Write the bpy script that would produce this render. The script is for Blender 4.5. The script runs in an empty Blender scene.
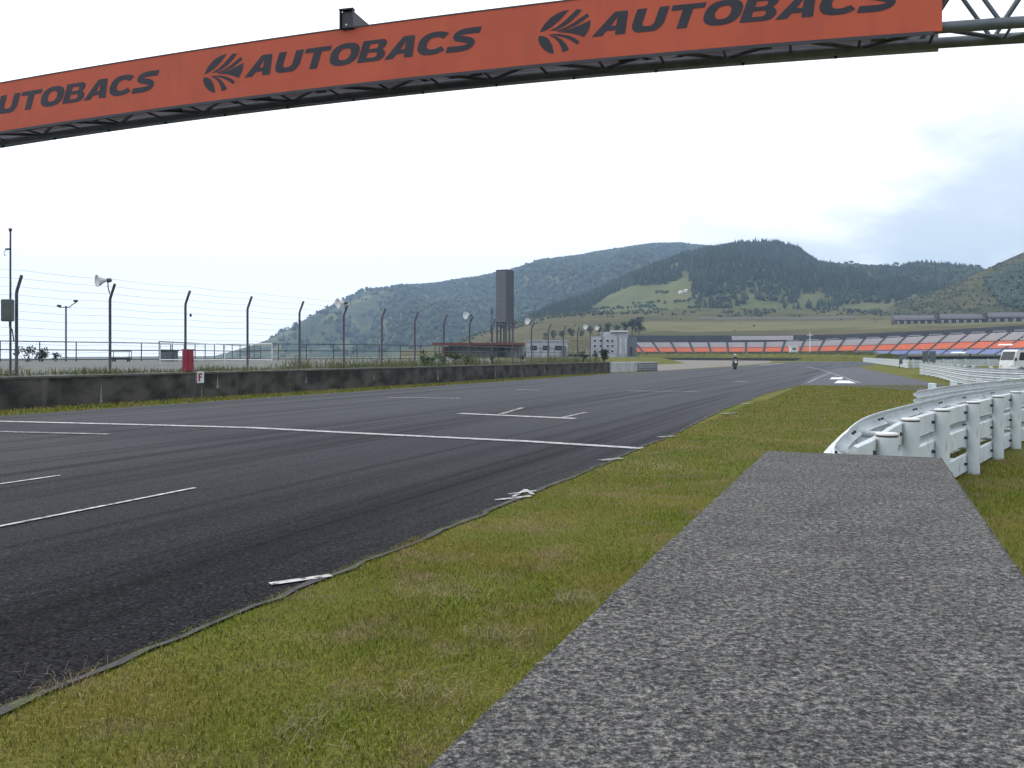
import bpy, math, random
import numpy as np
from mathutils import Vector, Matrix, noise as mnoise
R = math.radians
random.seed(7); rng = np.random.default_rng(7)
SC = bpy.context.scene
COL = SC.collection

# ------------------------------------------------------------------ camera
FPX, HOR, CAMZ = 900.0, 355.0, 1.6
cd = bpy.data.cameras.new('camera'); cam = bpy.data.objects.new('camera', cd); COL.objects.link(cam)
cam.location = (0, 0, CAMZ); cam.rotation_euler = (R(90), 0, 0)
cd.sensor_width = 36; cd.lens = FPX / 1024 * 36; cd.shift_y = -(384 - HOR) / 1024
cd.clip_start = .05; cd.clip_end = 12000
SC.camera = cam

# ------------------------------------------------------------------ world, sun, exposure
SUN_AZ, SUN_EL = R(-42), R(46)          # azimuth from +Y towards +X
SUN_STRENGTH = .95
world = bpy.data.worlds.new('World'); SC.world = world; world.use_nodes = True
wn, wl = world.node_tree.nodes, world.node_tree.links
wn.clear()
def wnode(t, **k):
    n = wn.new(t)
    for a, v in k.items(): setattr(n, a, v)
    return n
w_out = wnode('ShaderNodeOutputWorld'); w_bg = wnode('ShaderNodeBackground')
w_sky = wnode('ShaderNodeTexSky', sky_type='NISHITA', sun_disc=False, sun_elevation=SUN_EL, sun_rotation=SUN_AZ)
w_sky.dust_density = 2.0; w_sky.air_density = 1.0
w_tc = wnode('ShaderNodeTexCoord')
w_map = wnode('ShaderNodeMapping'); w_map.inputs['Scale'].default_value = (1.0, 1.0, 2.1)
w_map.inputs['Location'].default_value = (3.1, 1.7, .4)
wl.new(w_tc.outputs['Generated'], w_map.inputs['Vector'])
w_n1 = wnode('ShaderNodeTexNoise'); w_n1.inputs['Scale'].default_value = 3.4; w_n1.inputs['Detail'].default_value = 7; w_n1.inputs['Roughness'].default_value = .52
w_n1.inputs['Distortion'].default_value = .25
wl.new(w_map.outputs[0], w_n1.inputs['Vector'])
# cloud cover is thicker towards the hidden sun
sd = (math.sin(SUN_AZ) * math.cos(SUN_EL), math.cos(SUN_AZ) * math.cos(SUN_EL), math.sin(SUN_EL))
w_dot = wnode('ShaderNodeVectorMath', operation='DOT_PRODUCT'); w_dot.inputs[1].default_value = sd
wl.new(w_tc.outputs['Generated'], w_dot.inputs[0])
w_mr = wnode('ShaderNodeMapRange'); w_mr.inputs['From Min'].default_value = .38; w_mr.inputs['From Max'].default_value = .78
w_mr.inputs['To Min'].default_value = 0; w_mr.inputs['To Max'].default_value = .42
wl.new(w_dot.outputs['Value'], w_mr.inputs['Value'])
w_add = wnode('ShaderNodeMath', operation='ADD'); wl.new(w_n1.outputs[0], w_add.inputs[0]); wl.new(w_mr.outputs[0], w_add.inputs[1])
w_cov = wnode('ShaderNodeMapRange'); w_cov.interpolation_type = 'SMOOTHSTEP'
w_cov.inputs['From Min'].default_value = .43; w_cov.inputs['From Max'].default_value = .60
w_cov.inputs['To Min'].default_value = .12
wl.new(w_add.outputs[0], w_cov.inputs['Value'])
# cloud brightness: brighter towards the sun
w_br = wnode('ShaderNodeMapRange'); w_br.inputs['From Min'].default_value = .0; w_br.inputs['From Max'].default_value = .85
w_br.inputs['To Min'].default_value = 13.2; w_br.inputs['To Max'].default_value = 19.0
wl.new(w_dot.outputs['Value'], w_br.inputs['Value'])
w_cc = wnode('ShaderNodeVectorMath', operation='SCALE'); w_cc.inputs[0].default_value = (.945, .965, 1.0)
wl.new(w_br.outputs[0], w_cc.inputs['Scale'])
w_mix = wnode('ShaderNodeMix', data_type='RGBA')
w_veil = wnode('ShaderNodeMix', data_type='RGBA'); w_veil.inputs['Factor'].default_value = .72
wl.new(w_sky.outputs[0], w_veil.inputs['A']); w_veil.inputs['B'].default_value = (10.2, 11.6, 13.2, 1)
wl.new(w_cov.outputs[0], w_mix.inputs['Factor']); wl.new(w_veil.outputs['Result'], w_mix.inputs['A']); wl.new(w_cc.outputs[0], w_mix.inputs['B'])
wl.new(w_mix.outputs['Result'], w_bg.inputs['Color']); w_bg.inputs['Strength'].default_value = .1
wl.new(w_bg.outputs[0], w_out.inputs['Surface'])

ld = bpy.data.lights.new('sun', 'SUN'); ld.energy = SUN_STRENGTH; ld.angle = R(14); ld.color = (1, .95, .87)
sun = bpy.data.objects.new('sun', ld); COL.objects.link(sun)
sun.rotation_euler = Vector(sd).to_track_quat('Z', 'Y').to_euler()
sun.location = (-60, 60, 80)
vs = SC.view_settings
vs.view_transform = 'Standard'; vs.look = 'None'; vs.exposure = 0; vs.gamma = 1; vs.use_curve_mapping = False
SC.render.engine = 'CYCLES'
SC.cycles.max_bounces = 5; SC.cycles.diffuse_bounces = 2; SC.cycles.glossy_bounces = 2; SC.cycles.volume_bounces = 0
SC.cycles.transparent_max_bounces = 6; SC.cycles.caustics_reflective = False; SC.cycles.caustics_refractive = False
SC.cycles.use_denoising = True
try: SC.cycles.denoiser = 'OPENIMAGEDENOISE'
except Exception: pass

# ------------------------------------------------------------------ helpers
def P(px, py, d):  return Vector(((px - 512) / FPX * d, d, CAMZ + (HOR - py) / FPX * d))
def G(px, py, z=0.0):
    d = (CAMZ - z) * FPX / (py - HOR); return Vector(((px - 512) / FPX * d, d, z))
def PX(v):
    return (512 + FPX * v[0] / v[1], HOR - FPX * (v[2] - CAMZ) / v[1])
TH = R(21.7); CT, ST = math.cos(TH), math.sin(TH)
def T(l, s, z=0.0): return Vector((l * CT + s * ST, -l * ST + s * CT, z))     # track coordinates
W0 = Vector((-14.6, 25.7, 0)); WD = Vector((.3865, .9227, 0)).normalized(); WN = Vector((-WD.y, WD.x, 0))
def W(t, n, z=0.0): return W0 + WD * t + WN * n + Vector((0, 0, z))            # left wall coordinates
def terrace_z(n): return .97 + .25 * min(1, max(0, (n - 2) / 12))

def tag(o, label=None, cat=None, group=None, kind=None):
    if label: o['label'] = label
    if cat: o['category'] = cat
    if group: o['group'] = group
    if kind: o['kind'] = kind
    return o
def empty(name, loc=(0, 0, 0), rz=0, **k):
    o = bpy.data.objects.new(name, None); COL.objects.link(o); o.location = loc; o.rotation_euler = (0, 0, rz)
    o.empty_display_size = .2
    return tag(o, **k)
def copy_tree(o, parent=None):
    c = o.copy(); COL.objects.link(c)
    if parent: c.parent = parent
    for ch in list(o.children): copy_tree(ch, c)
    return c

class MB:
    def __init__(s): s.v = []; s.f = []; s.m = []; s.mi = 0; s.sm = []
    def add(s, vs_, fs, smooth=False):
        b = len(s.v); s.v += [tuple(v) for v in vs_]
        for f in fs: s.f.append(tuple(i + b for i in f)); s.m.append(s.mi); s.sm.append(smooth)
        return s
    def mat(s, i): s.mi = i; return s
    def box(s, c, d, rz=0, M=None, bev=0):
        x, y, z = d[0] / 2, d[1] / 2, d[2] / 2
        c = Vector(c); ca, sa = math.cos(rz), math.sin(rz)
        if bev <= 0:
            pts = [(sx * x, sy * y, sz * z) for sz in (-1, 1) for sx, sy in ((-1, -1), (1, -1), (1, 1), (-1, 1))]
            fs = [(3, 2, 1, 0), (4, 5, 6, 7), (0, 1, 5, 4), (1, 2, 6, 5), (2, 3, 7, 6), (3, 0, 4, 7)]
        else:
            b = bev; pts = []
            lv = [(-z, b), (-z + b, 0), (z - b, 0), (z, b)]
            for zz, ins in lv:
                X, Y = x - ins, y - ins
                k = b if ins == 0 else b * .6
                pts += [(-X + k, -Y, zz), (X - k, -Y, zz), (X, -Y + k, zz), (X, Y - k, zz), (X - k, Y, zz), (-X + k, Y, zz), (-X, Y - k, zz), (-X, -Y + k, zz)]
            fs = [tuple(range(7, -1, -1)), tuple(range(24, 32))]
            for r in range(3):
                for i in range(8):
                    j = (i + 1) % 8; fs.append((r * 8 + i, r * 8 + j, r * 8 + 8 + j, r * 8 + 8 + i))
        out = []
        for p in pts:
            q = Vector((p[0] * ca - p[1] * sa, p[0] * sa + p[1] * ca, p[2]))
            if M is not None: q = M @ Vector(p)
            out.append(q + c)
        return s.add(out, fs)
    def tube(s, pts, r, n=8, cap=True):
        pts = [Vector(p) for p in pts]; rs = r if isinstance(r, (list, tuple)) else [r] * len(pts)
        vs_, fs = [], []; prev = None
        for i, p in enumerate(pts):
            a = pts[min(i + 1, len(pts) - 1)] - pts[max(i - 1, 0)]
            a.normalize()
            if prev is None:
                u = a.orthogonal().normalized()
            else:
                u = (prev - a * prev.dot(a)).normalized()
            prev = u; w = a.cross(u)
            for k in range(n):
                an = 2 * math.pi * k / n
                vs_.append(p + (u * math.cos(an) + w * math.sin(an)) * rs[i])
        for i in range(len(pts) - 1):
            for k in range(n):
                k2 = (k + 1) % n; fs.append((i * n + k, i * n + k2, (i + 1) * n + k2, (i + 1) * n + k))
        s.add(vs_, fs, n > 5)
        if cap:
            b = (len(pts) - 1) * n
            s.add(vs_[:n], [tuple(range(n - 1, -1, -1))]); s.add(vs_[b:], [tuple(range(n))])
        return s
    def lathe(s, c, prof, n=20, axis='Z', M=None):
        c = Vector(c); vs_, fs = [], []
        for r, h in prof:
            for k in range(n):
                a = 2 * math.pi * k / n
                q = Vector((r * math.cos(a), r * math.sin(a), h))
                if axis == 'Y': q = Vector((q.x, q.z, q.y))
                if axis == 'X': q = Vector((q.z, q.x, q.y))
                if M is not None: q = M @ q
                vs_.append(c + q)
        for i in range(len(prof) - 1):
            for k in range(n):
                k2 = (k + 1) % n; fs.append((i * n + k, i * n + k2, (i + 1) * n + k2, (i + 1) * n + k))
        fs.append(tuple(range(n - 1, -1, -1))); b = (len(prof) - 1) * n; fs.append(tuple(range(b, b + n)))
        return s.add(vs_, fs, True)
    def sweep(s, path, prof, side=None, smooth=False):
        """prof: closed list of (offset to the right of the path, z)"""
        path = [Vector(p) for p in path]; n = len(prof); vs_, fs = [], []
        for i, p in enumerate(path):
            if i == 0: d = path[1] - path[0]
            elif i == len(path) - 1: d = path[-1] - path[-2]
            else: d = (path[i + 1] - p).normalized() + (p - path[i - 1]).normalized()
            d.z = 0; d.normalize(); r_ = Vector((d.y, -d.x, 0))
            for o, z in prof: vs_.append(p + r_ * o + Vector((0, 0, z)))
        for i in range(len(path) - 1):
            for k in range(n):
                k2 = (k + 1) % n; fs.append((i * n + k, (i + 1) * n + k, (i + 1) * n + k2, i * n + k2))
        fs.append(tuple(range(n))); b = (len(path) - 1) * n; fs.append(tuple(range(b + n - 1, b - 1, -1)))
        return s.add(vs_, fs, smooth)
    def prism(s, poly, z0, z1):
        n = len(poly); vs_ = [(p[0], p[1], z0) for p in poly] + [(p[0], p[1], z1) for p in poly]
        fs = [tuple(range(n - 1, -1, -1)), tuple(range(n, 2 * n))] + [(i, (i + 1) % n, n + (i + 1) % n, n + i) for i in range(n)]
        return s.add(vs_, fs)
    def build(s, name, mats, parent=None, loc=None, fix=False):
        me = bpy.data.meshes.new(name); me.from_pydata(s.v, [], s.f)
        mats = mats if isinstance(mats, (list, tuple)) else [mats]
        for m in mats: me.materials.append(m)
        me.polygons.foreach_set('material_index', s.m); me.polygons.foreach_set('use_smooth', s.sm)
        if fix:
            import bmesh
            bm = bmesh.new(); bm.from_mesh(me); bmesh.ops.recalc_face_normals(bm, faces=bm.faces); bm.to_mesh(me); bm.free()
        me.update()
        o = bpy.data.objects.new(name, me); COL.objects.link(o)
        if parent: o.parent = parent
        if loc is not None: o.location = loc
        return o
def np_mesh(name, V, F, mats, mi=None, smooth=False, parent=None):
    V = np.asarray(V, np.float32); F = np.asarray(F, np.int32); k = F.shape[1]
    me = bpy.data.meshes.new(name)
    me.vertices.add(len(V)); me.vertices.foreach_set('co', V.ravel())
    me.loops.add(F.size); me.loops.foreach_set('vertex_index', F.ravel())
    me.polygons.add(len(F)); me.polygons.foreach_set('loop_start', np.arange(0, F.size, k, dtype=np.int32))
    for m in (mats if isinstance(mats, (list, tuple)) else [mats]): me.materials.append(m)
    if mi is not None: me.polygons.foreach_set('material_index', np.asarray(mi, np.int32))
    me.polygons.foreach_set('use_smooth', np.full(len(F), smooth))
    me.update(calc_edges=True); me.validate()
    o = bpy.data.objects.new(name, me); COL.objects.link(o)
    if parent: o.parent = parent
    return o

# ------------------------------------------------------------------ materials
def mat(name, c, rough=.6, c2=None, scale=5, detail=4, lo=.35, hi=.65, bump=0, bscale=None, stretch=(1, 1, 1), rz=0, metal=0, spec=.5,
        c3=None, scale3=1, lo3=.5, hi3=.7, stretch3=(1, 1, 1), bdist=.01, island=0, wave=None):
    m = bpy.data.materials.new(name); m.use_nodes = True
    N, Lk = m.node_tree.nodes, m.node_tree.links
    b = N['Principled BSDF']; b.inputs['Roughness'].default_value = rough; b.inputs['Metallic'].default_value = metal
    b.inputs['Specular IOR Level'].default_value = spec
    b.inputs['Base Color'].default_value = (*c, 1)
    tc = N.new('ShaderNodeTexCoord')
    def noise_(sc, det, st):
        mp = N.new('ShaderNodeMapping'); mp.inputs['Scale'].default_value = st
        rt = N.new('ShaderNodeMapping'); rt.inputs['Rotation'].default_value = (0, 0, rz)
        Lk.new(tc.outputs['Object'], rt.inputs[0]); Lk.new(rt.outputs[0], mp.inputs[0])
        n = N.new('ShaderNodeTexNoise'); n.inputs['Scale'].default_value = sc; n.inputs['Detail'].default_value = det
        Lk.new(mp.outputs[0], n.inputs['Vector']); return n
    def ramp(src, a, z):
        r = N.new('ShaderNodeMapRange'); r.inputs['From Min'].default_value = a; r.inputs['From Max'].default_value = z
        Lk.new(src, r.inputs['Value']); return r.outputs[0]
    col = None
    if c2 is not None:
        n = noise_(scale, detail, stretch)
        mx = N.new('ShaderNodeMix'); mx.data_type = 'RGBA'
        mx.inputs['A'].default_value = (*c, 1); mx.inputs['B'].default_value = (*c2, 1)
        Lk.new(ramp(n.outputs[0], lo, hi), mx.inputs['Factor']); col = mx.outputs['Result']
    if c3 is not None:
        n3 = noise_(scale3, 5, stretch3)
        mx = N.new('ShaderNodeMix'); mx.data_type = 'RGBA'
        if col: Lk.new(col, mx.inputs['A'])
        else: mx.inputs['A'].default_value = (*c, 1)
        mx.inputs['B'].default_value = (*c3, 1)
        Lk.new(ramp(n3.outputs[0], lo3, hi3), mx.inputs['Factor']); col = mx.outputs['Result']
    if island:
        gm = N.new('ShaderNodeNewGeometry')
        hs = N.new('ShaderNodeHueSaturation')
        if col: Lk.new(col, hs.inputs['Color'])
        else: hs.inputs['Color'].default_value = (*c, 1)
        mr = N.new('ShaderNodeMapRange'); mr.inputs['To Min'].default_value = 1 - island; mr.inputs['To Max'].default_value = 1 + island
        Lk.new(gm.outputs['Random Per Island'], mr.inputs['Value']); Lk.new(mr.outputs[0], hs.inputs['Value'])
        mr2 = N.new('ShaderNodeMapRange'); mr2.inputs['To Min'].default_value = .5 + island * .06; mr2.inputs['To Max'].default_value = .5 - island * .06
        Lk.new(gm.outputs['Random Per Island'], mr2.inputs['Value']); Lk.new(mr2.outputs[0], hs.inputs['Hue'])
        col = hs.outputs[0]
    if col: Lk.new(col, b.inputs['Base Color'])
    if bump:
        nb = noise_(bscale or scale, 6, (1, 1, 1)); bp = N.new('ShaderNodeBump'); bp.inputs['Strength'].default_value = bump; bp.inputs['Distance'].default_value = bdist
        Lk.new(nb.outputs[0], bp.inputs['Height']); Lk.new(bp.outputs[0], b.inputs['Normal'])
    m['bsdf'] = 1
    return m

M = {}
M['white_rail'] = mat('white_rail_paint', (.72, .76, .78), .45, (.60, .64, .66), 2.2, 5, c3=(.30, .26, .21), scale3=6, lo3=.58, hi3=.76, bump=.05, bscale=14)
M['post_white'] = mat('post_paint', (.68, .73, .75), .5, (.57, .62, .64), 3, 5, c3=(.34, .24, .17), scale3=7, lo3=.60, hi3=.76, stretch3=(3, 3, .4), bump=.04, bscale=20)
M['cap_white'] = mat('cap_paint', (.80, .81, .80), .4, (.66, .66, .64), 12)
M['rust'] = mat('rust', (.13, .055, .03), .8, (.05, .028, .02), 20)
M['bolt'] = mat('bolt_dark', (.03, .03, .035), .5)
M['steel'] = mat('galvanised_steel', (.16, .18, .205), .5, (.115, .13, .15), 3, metal=.35)
M['steel_dark'] = mat('painted_truss', (.06, .064, .07), .6, (.038, .04, .045), 4)
M['post_dark'] = mat('fence_post_steel', (.13, .115, .14), .6, (.07, .06, .075), 2.5, stretch=(4, 4, 1))
M['wire'] = mat('wire', (.30, .30, .31), .5, (.18, .17, .17), 3)
M['green_rail'] = mat('green_railing', (.05, .075, .08), .55, (.035, .05, .055), 3)
M['orange'] = mat('orange_banner', (.62, .105, .042), .6, (.56, .09, .036), .8, 4, c3=(.50, .085, .04), scale3=3, lo3=.5, hi3=.8, stretch3=(1, 1, .25), bump=.25, bscale=.9, bdist=.06)
M['ink'] = mat('banner_ink', (.022, .02, .034), .6, (.03, .028, .042), 2)
M['banner_back'] = mat('banner_back', (.42, .43, .46), .7, (.34, .35, .38), 2)
M['black'] = mat('black_plastic', (.022, .023, .028), .5, (.03, .03, .034), 6)
M['charcoal'] = mat('charcoal_panel', (.045, .047, .058), .5, (.035, .036, .045), 3)
M['white'] = mat('white_paint', (.78, .79, .80), .4, (.68, .69, .70), 4)
M['red_box'] = mat('crimson_paint', (.34, .018, .045), .5, (.26, .014, .035), 4)
M['grey_box'] = mat('grey_green_box', (.12, .15, .13), .5, (.09, .11, .10), 4)
M['light_concrete'] = mat('pale_concrete', (.50, .51, .53), .8, (.40, .41, .43), 1.5, c3=(.2, .2, .2), scale3=1, stretch3=(3, 3, .4), lo3=.55, hi3=.8)
M['glass'] = mat('dark_glass', (.02, .025, .03), .1, (.03, .035, .04), 2)
M['tyre_grey'] = mat('grey_painted_tyres', (.30, .31, .33), .7, (.2, .2, .21), 3, c3=(.1, .1, .1), scale3=2, lo3=.6, hi3=.75)
M['rubber'] = mat('rubber', (.018, .018, .018), .8, (.03, .03, .03), 5)
M['line'] = mat('road_paint', (.60, .59, .60), .75, (.36, .355, .36), 7, 8, c3=(.07, .07, .07), scale3=16, lo3=.52, hi3=.66)
M['line_worn'] = mat('worn_road_paint', (.40, .385, .39), .75, (.17, .165, .17), 5, 6, c3=(.06, .06, .065), scale3=7, lo3=.44, hi3=.62)
M['roof_red'] = mat('red_brown_roof', (.20, .055, .05), .6, (.15, .045, .04), 2)
M['roof_grey'] = mat('grey_roof', (.13, .12, .135), .7, (.095, .09, .10), 1)
M['brown_wall'] = mat('brown_wall', (.09, .055, .05), .8, (.06, .04, .036), .6)
M['seat_grey'] = mat('grey_seats', (.52, .48, .48), .6, (.45, .41, .415), .6, c3=(.38, .345, .35), scale3=3, lo3=.45, hi3=.75, stretch3=(.3, .3, 3))
M['seat_orange'] = mat('orange_seats', (.84, .27, .13), .6, (.76, .225, .11), .6, c3=(.64, .19, .10), scale3=3, lo3=.45, hi3=.75, stretch3=(.3, .3, 3))
M['seat_blue'] = mat('blue_seats', (.36, .40, .60), .6, (.31, .35, .54), .6, c3=(.26, .29, .46), scale3=3, lo3=.45, hi3=.75, stretch3=(.3, .3, 3))
M['aisle'] = mat('aisle_concrete', (.014, .012, .013), .8, (.010, .009, .010), 1)
M['stand_wall'] = mat('stand_back_wall', (.060, .060, .072), .8, (.045, .045, .055), .3)
M['score_grey'] = mat('scoreboard_panel', (.155, .15, .17), .5, (.13, .125, .145), .5, stretch=(1, 1, 4))
M['skin'] = mat('skin', (.45, .27, .19), .6)
M['leather_black'] = mat('black_leather', (.016, .016, .018), .5, (.03, .03, .032), 8)
M['leaf'] = mat('leaf_green', (.055, .085, .022), .6, (.09, .12, .03), 3, island=.45)
M['leaf_dark'] = mat('leaf_dark', (.028, .048, .024), .7, (.042, .066, .03), .5, island=.45)
M['conifer'] = mat('conifer', (.018, .033, .020), .8, (.030, .048, .026), .02, island=.5)
M['broadleaf'] = mat('broadleaf_far', (.027, .046, .021), .8, (.046, .066, .026), .02, island=.5)
M['bark'] = mat('bark', (.09, .07, .05), .9, (.05, .04, .03), 6)
M['straw'] = mat('straw', (.36, .31, .19), .8, (.26, .21, .12), 3, island=.3)
M['weed'] = mat('weed_blades', (.10, .135, .035), .6, (.16, .16, .06), .8, island=.4)
M['grass_blade'] = mat('grass_blades', (.155, .200, .020), .6, (.26, .23, .052), .9, 5, lo=.42, hi=.62, island=.6, c3=(.29, .225, .125), scale3=1.9, lo3=.53, hi3=.66, spec=.12)
M['tyre_black'] = mat('tyre_bank_black', (.02, .02, .02), .8, (.04, .04, .04), 3)

def ground_material():
    m = mat('grass_ground', (.100, .118, .014), .9, (.155, .138, .032), .55, 6, lo=.38, hi=.66, bump=.6, bscale=38, bdist=.03,
            c3=(.19, .155, .075), scale3=1.1, lo3=.56, hi3=.74, spec=.1)
    N, Lk = m.node_tree.nodes, m.node_tree.links
    b = N['Principled BSDF']; src = b.inputs['Base Color'].links[0].from_socket
    tc = N.new('ShaderNodeTexCoord')
    n = N.new('ShaderNodeTexNoise'); n.inputs['Scale'].default_value = 45; n.inputs['Detail'].default_value = 6; n.inputs['Roughness'].default_value = .75
    Lk.new(tc.outputs['Object'], n.inputs['Vector'])
    mr = N.new('ShaderNodeMapRange'); mr.inputs['From Min'].default_value = .3; mr.inputs['From Max'].default_value = .7
    mr.inputs['To Min'].default_value = .45; mr.inputs['To Max'].default_value = 1.45
    Lk.new(n.outputs[0], mr.inputs['Value'])
    mx = N.new('ShaderNodeVectorMath'); mx.operation = 'SCALE'
    Lk.new(src, mx.inputs[0]); Lk.new(mr.outputs[0], mx.inputs['Scale'])
    Lk.new(mx.outputs[0], b.inputs['Base Color'])
    return m
M['ground'] = ground_material()

def asphalt_material(name, base, agg, streak):
    m = bpy.data.materials.new(name); m.use_nodes = True
    N, Lk = m.node_tree.nodes, m.node_tree.links; b = N['Principled BSDF']
    b.inputs['Roughness'].default_value = .9; b.inputs['Specular IOR Level'].default_value = 0
    tc = N.new('ShaderNodeTexCoord')
    def nz(sc, det, rough=.5, st=None):
        n = N.new('ShaderNodeTexNoise'); n.inputs['Scale'].default_value = sc; n.inputs['Detail'].default_value = det; n.inputs['Roughness'].default_value = rough
        if st:
            r1 = N.new('ShaderNodeMapping'); r1.inputs['Rotation'].default_value = (0, 0, st[3])
            mp = N.new('ShaderNodeMapping'); mp.inputs['Scale'].default_value = st[:3]
            Lk.new(tc.outputs['Object'], r1.inputs[0]); Lk.new(r1.outputs[0], mp.inputs[0]); Lk.new(mp.outputs[0], n.inputs['Vector'])
        else: Lk.new(tc.outputs['Object'], n.inputs['Vector'])
        return n.outputs[0]
    def rng_(src, a, z, t0, t1):
        r = N.new('ShaderNodeMapRange'); r.inputs['From Min'].default_value = a; r.inputs['From Max'].default_value = z
        r.inputs['To Min'].default_value = t0; r.inputs['To Max'].default_value = t1; Lk.new(src, r.inputs['Value']); return r.outputs[0]
    def mul(a, c):
        q = N.new('ShaderNodeMath'); q.operation = 'MULTIPLY'; Lk.new(a, q.inputs[0]); Lk.new(c, q.inputs[1]); return q.outputs[0]
    v = N.new('ShaderNodeTexVoronoi'); v.inputs['Scale'].default_value = 62
    Lk.new(tc.outputs['Object'], v.inputs['Vector'])
    sp = N.new('ShaderNodeSeparateColor'); Lk.new(v.outputs['Color'], sp.inputs[0])
    stones = mul(rng_(sp.outputs[0], .0, 1, 1 - agg, 1 + agg), rng_(sp.outputs[1], .86, .97, 1.0, 2.6))
    grit = rng_(nz(160, 4, .7), .3, .7, .72, 1.3)
    patch = rng_(nz(.16, 5), .3, .7, .88, 1.13)
    st1 = rng_(nz(1.0, 4, .55, (1.5, .018, 1, TH + R(1.2))), .50, .66, 1.0, 1 - streak)
    st2 = rng_(nz(1.0, 4, .55, (.55, .010, 1, TH - R(2.2))), .52, .66, 1.0, 1 - streak * .8)
    st3 = rng_(nz(1.0, 3, .5, (3.4, .012, 1, TH + R(.2))), .565, .64, 1.0, 1 - streak * .75)
    f = mul(mul(mul(mul(mul(stones, grit), patch), st1), st2), st3)
    sc = N.new('ShaderNodeVectorMath'); sc.operation = 'SCALE'; sc.inputs[0].default_value = base
    Lk.new(f, sc.inputs['Scale']); Lk.new(sc.outputs[0], b.inputs['Base Color'])
    bp = N.new('ShaderNodeBump'); bp.inputs['Strength'].default_value = .5; bp.inputs['Distance'].default_value = .006
    Lk.new(grit, bp.inputs['Height']); Lk.new(bp.outputs[0], b.inputs['Normal'])
    lw = N.new('ShaderNodeLayerWeight'); lw.inputs['Blend'].default_value = .5
    pw = N.new('ShaderNodeMath'); pw.operation = 'POWER'; pw.inputs[1].default_value = 8; Lk.new(lw.outputs['Facing'], pw.inputs[0])
    ml = N.new('ShaderNodeMath'); ml.operation = 'MULTIPLY'; ml.inputs[1].default_value = .135; Lk.new(mul(pw.outputs[0], mul(st1, st3)), ml.inputs[0])
    gl = N.new('ShaderNodeBsdfGlossy'); gl.inputs['Roughness'].default_value = .45; gl.inputs['Color'].default_value = (.9, .93, 1, 1)
    ms = N.new('ShaderNodeMixShader'); Lk.new(ml.outputs[0], ms.inputs[0]); Lk.new(b.outputs[0], ms.inputs[1]); Lk.new(gl.outputs[0], ms.inputs[2])
    Lk.new(ms.outputs[0], N['Material Output'].inputs['Surface'])
    return m
M['asphalt'] = asphalt_material('asphalt', (.0158, .0155, .0172), .85, .30)
M['asphalt_lane'] = asphalt_material('asphalt_lane', (.042, .042, .050), .25, .06)
M['edge'] = mat('edge_concrete', (.060, .059, .060), .9, (.030, .030, .031), 8, 6, c3=(.07, .085, .03), scale3=3, lo3=.55, hi3=.7)
M['gravel'] = mat('gravel', (.20, .18, .155), .95, (.155, .135, .115), .4, 8, bump=.3, bscale=6)
M['terrace'] = mat('terrace_paving', (.11, .115, .118), .9, (.08, .085, .08), .4, 5, c3=(.09, .105, .04), scale3=.25, lo3=.55, hi3=.68)

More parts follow.
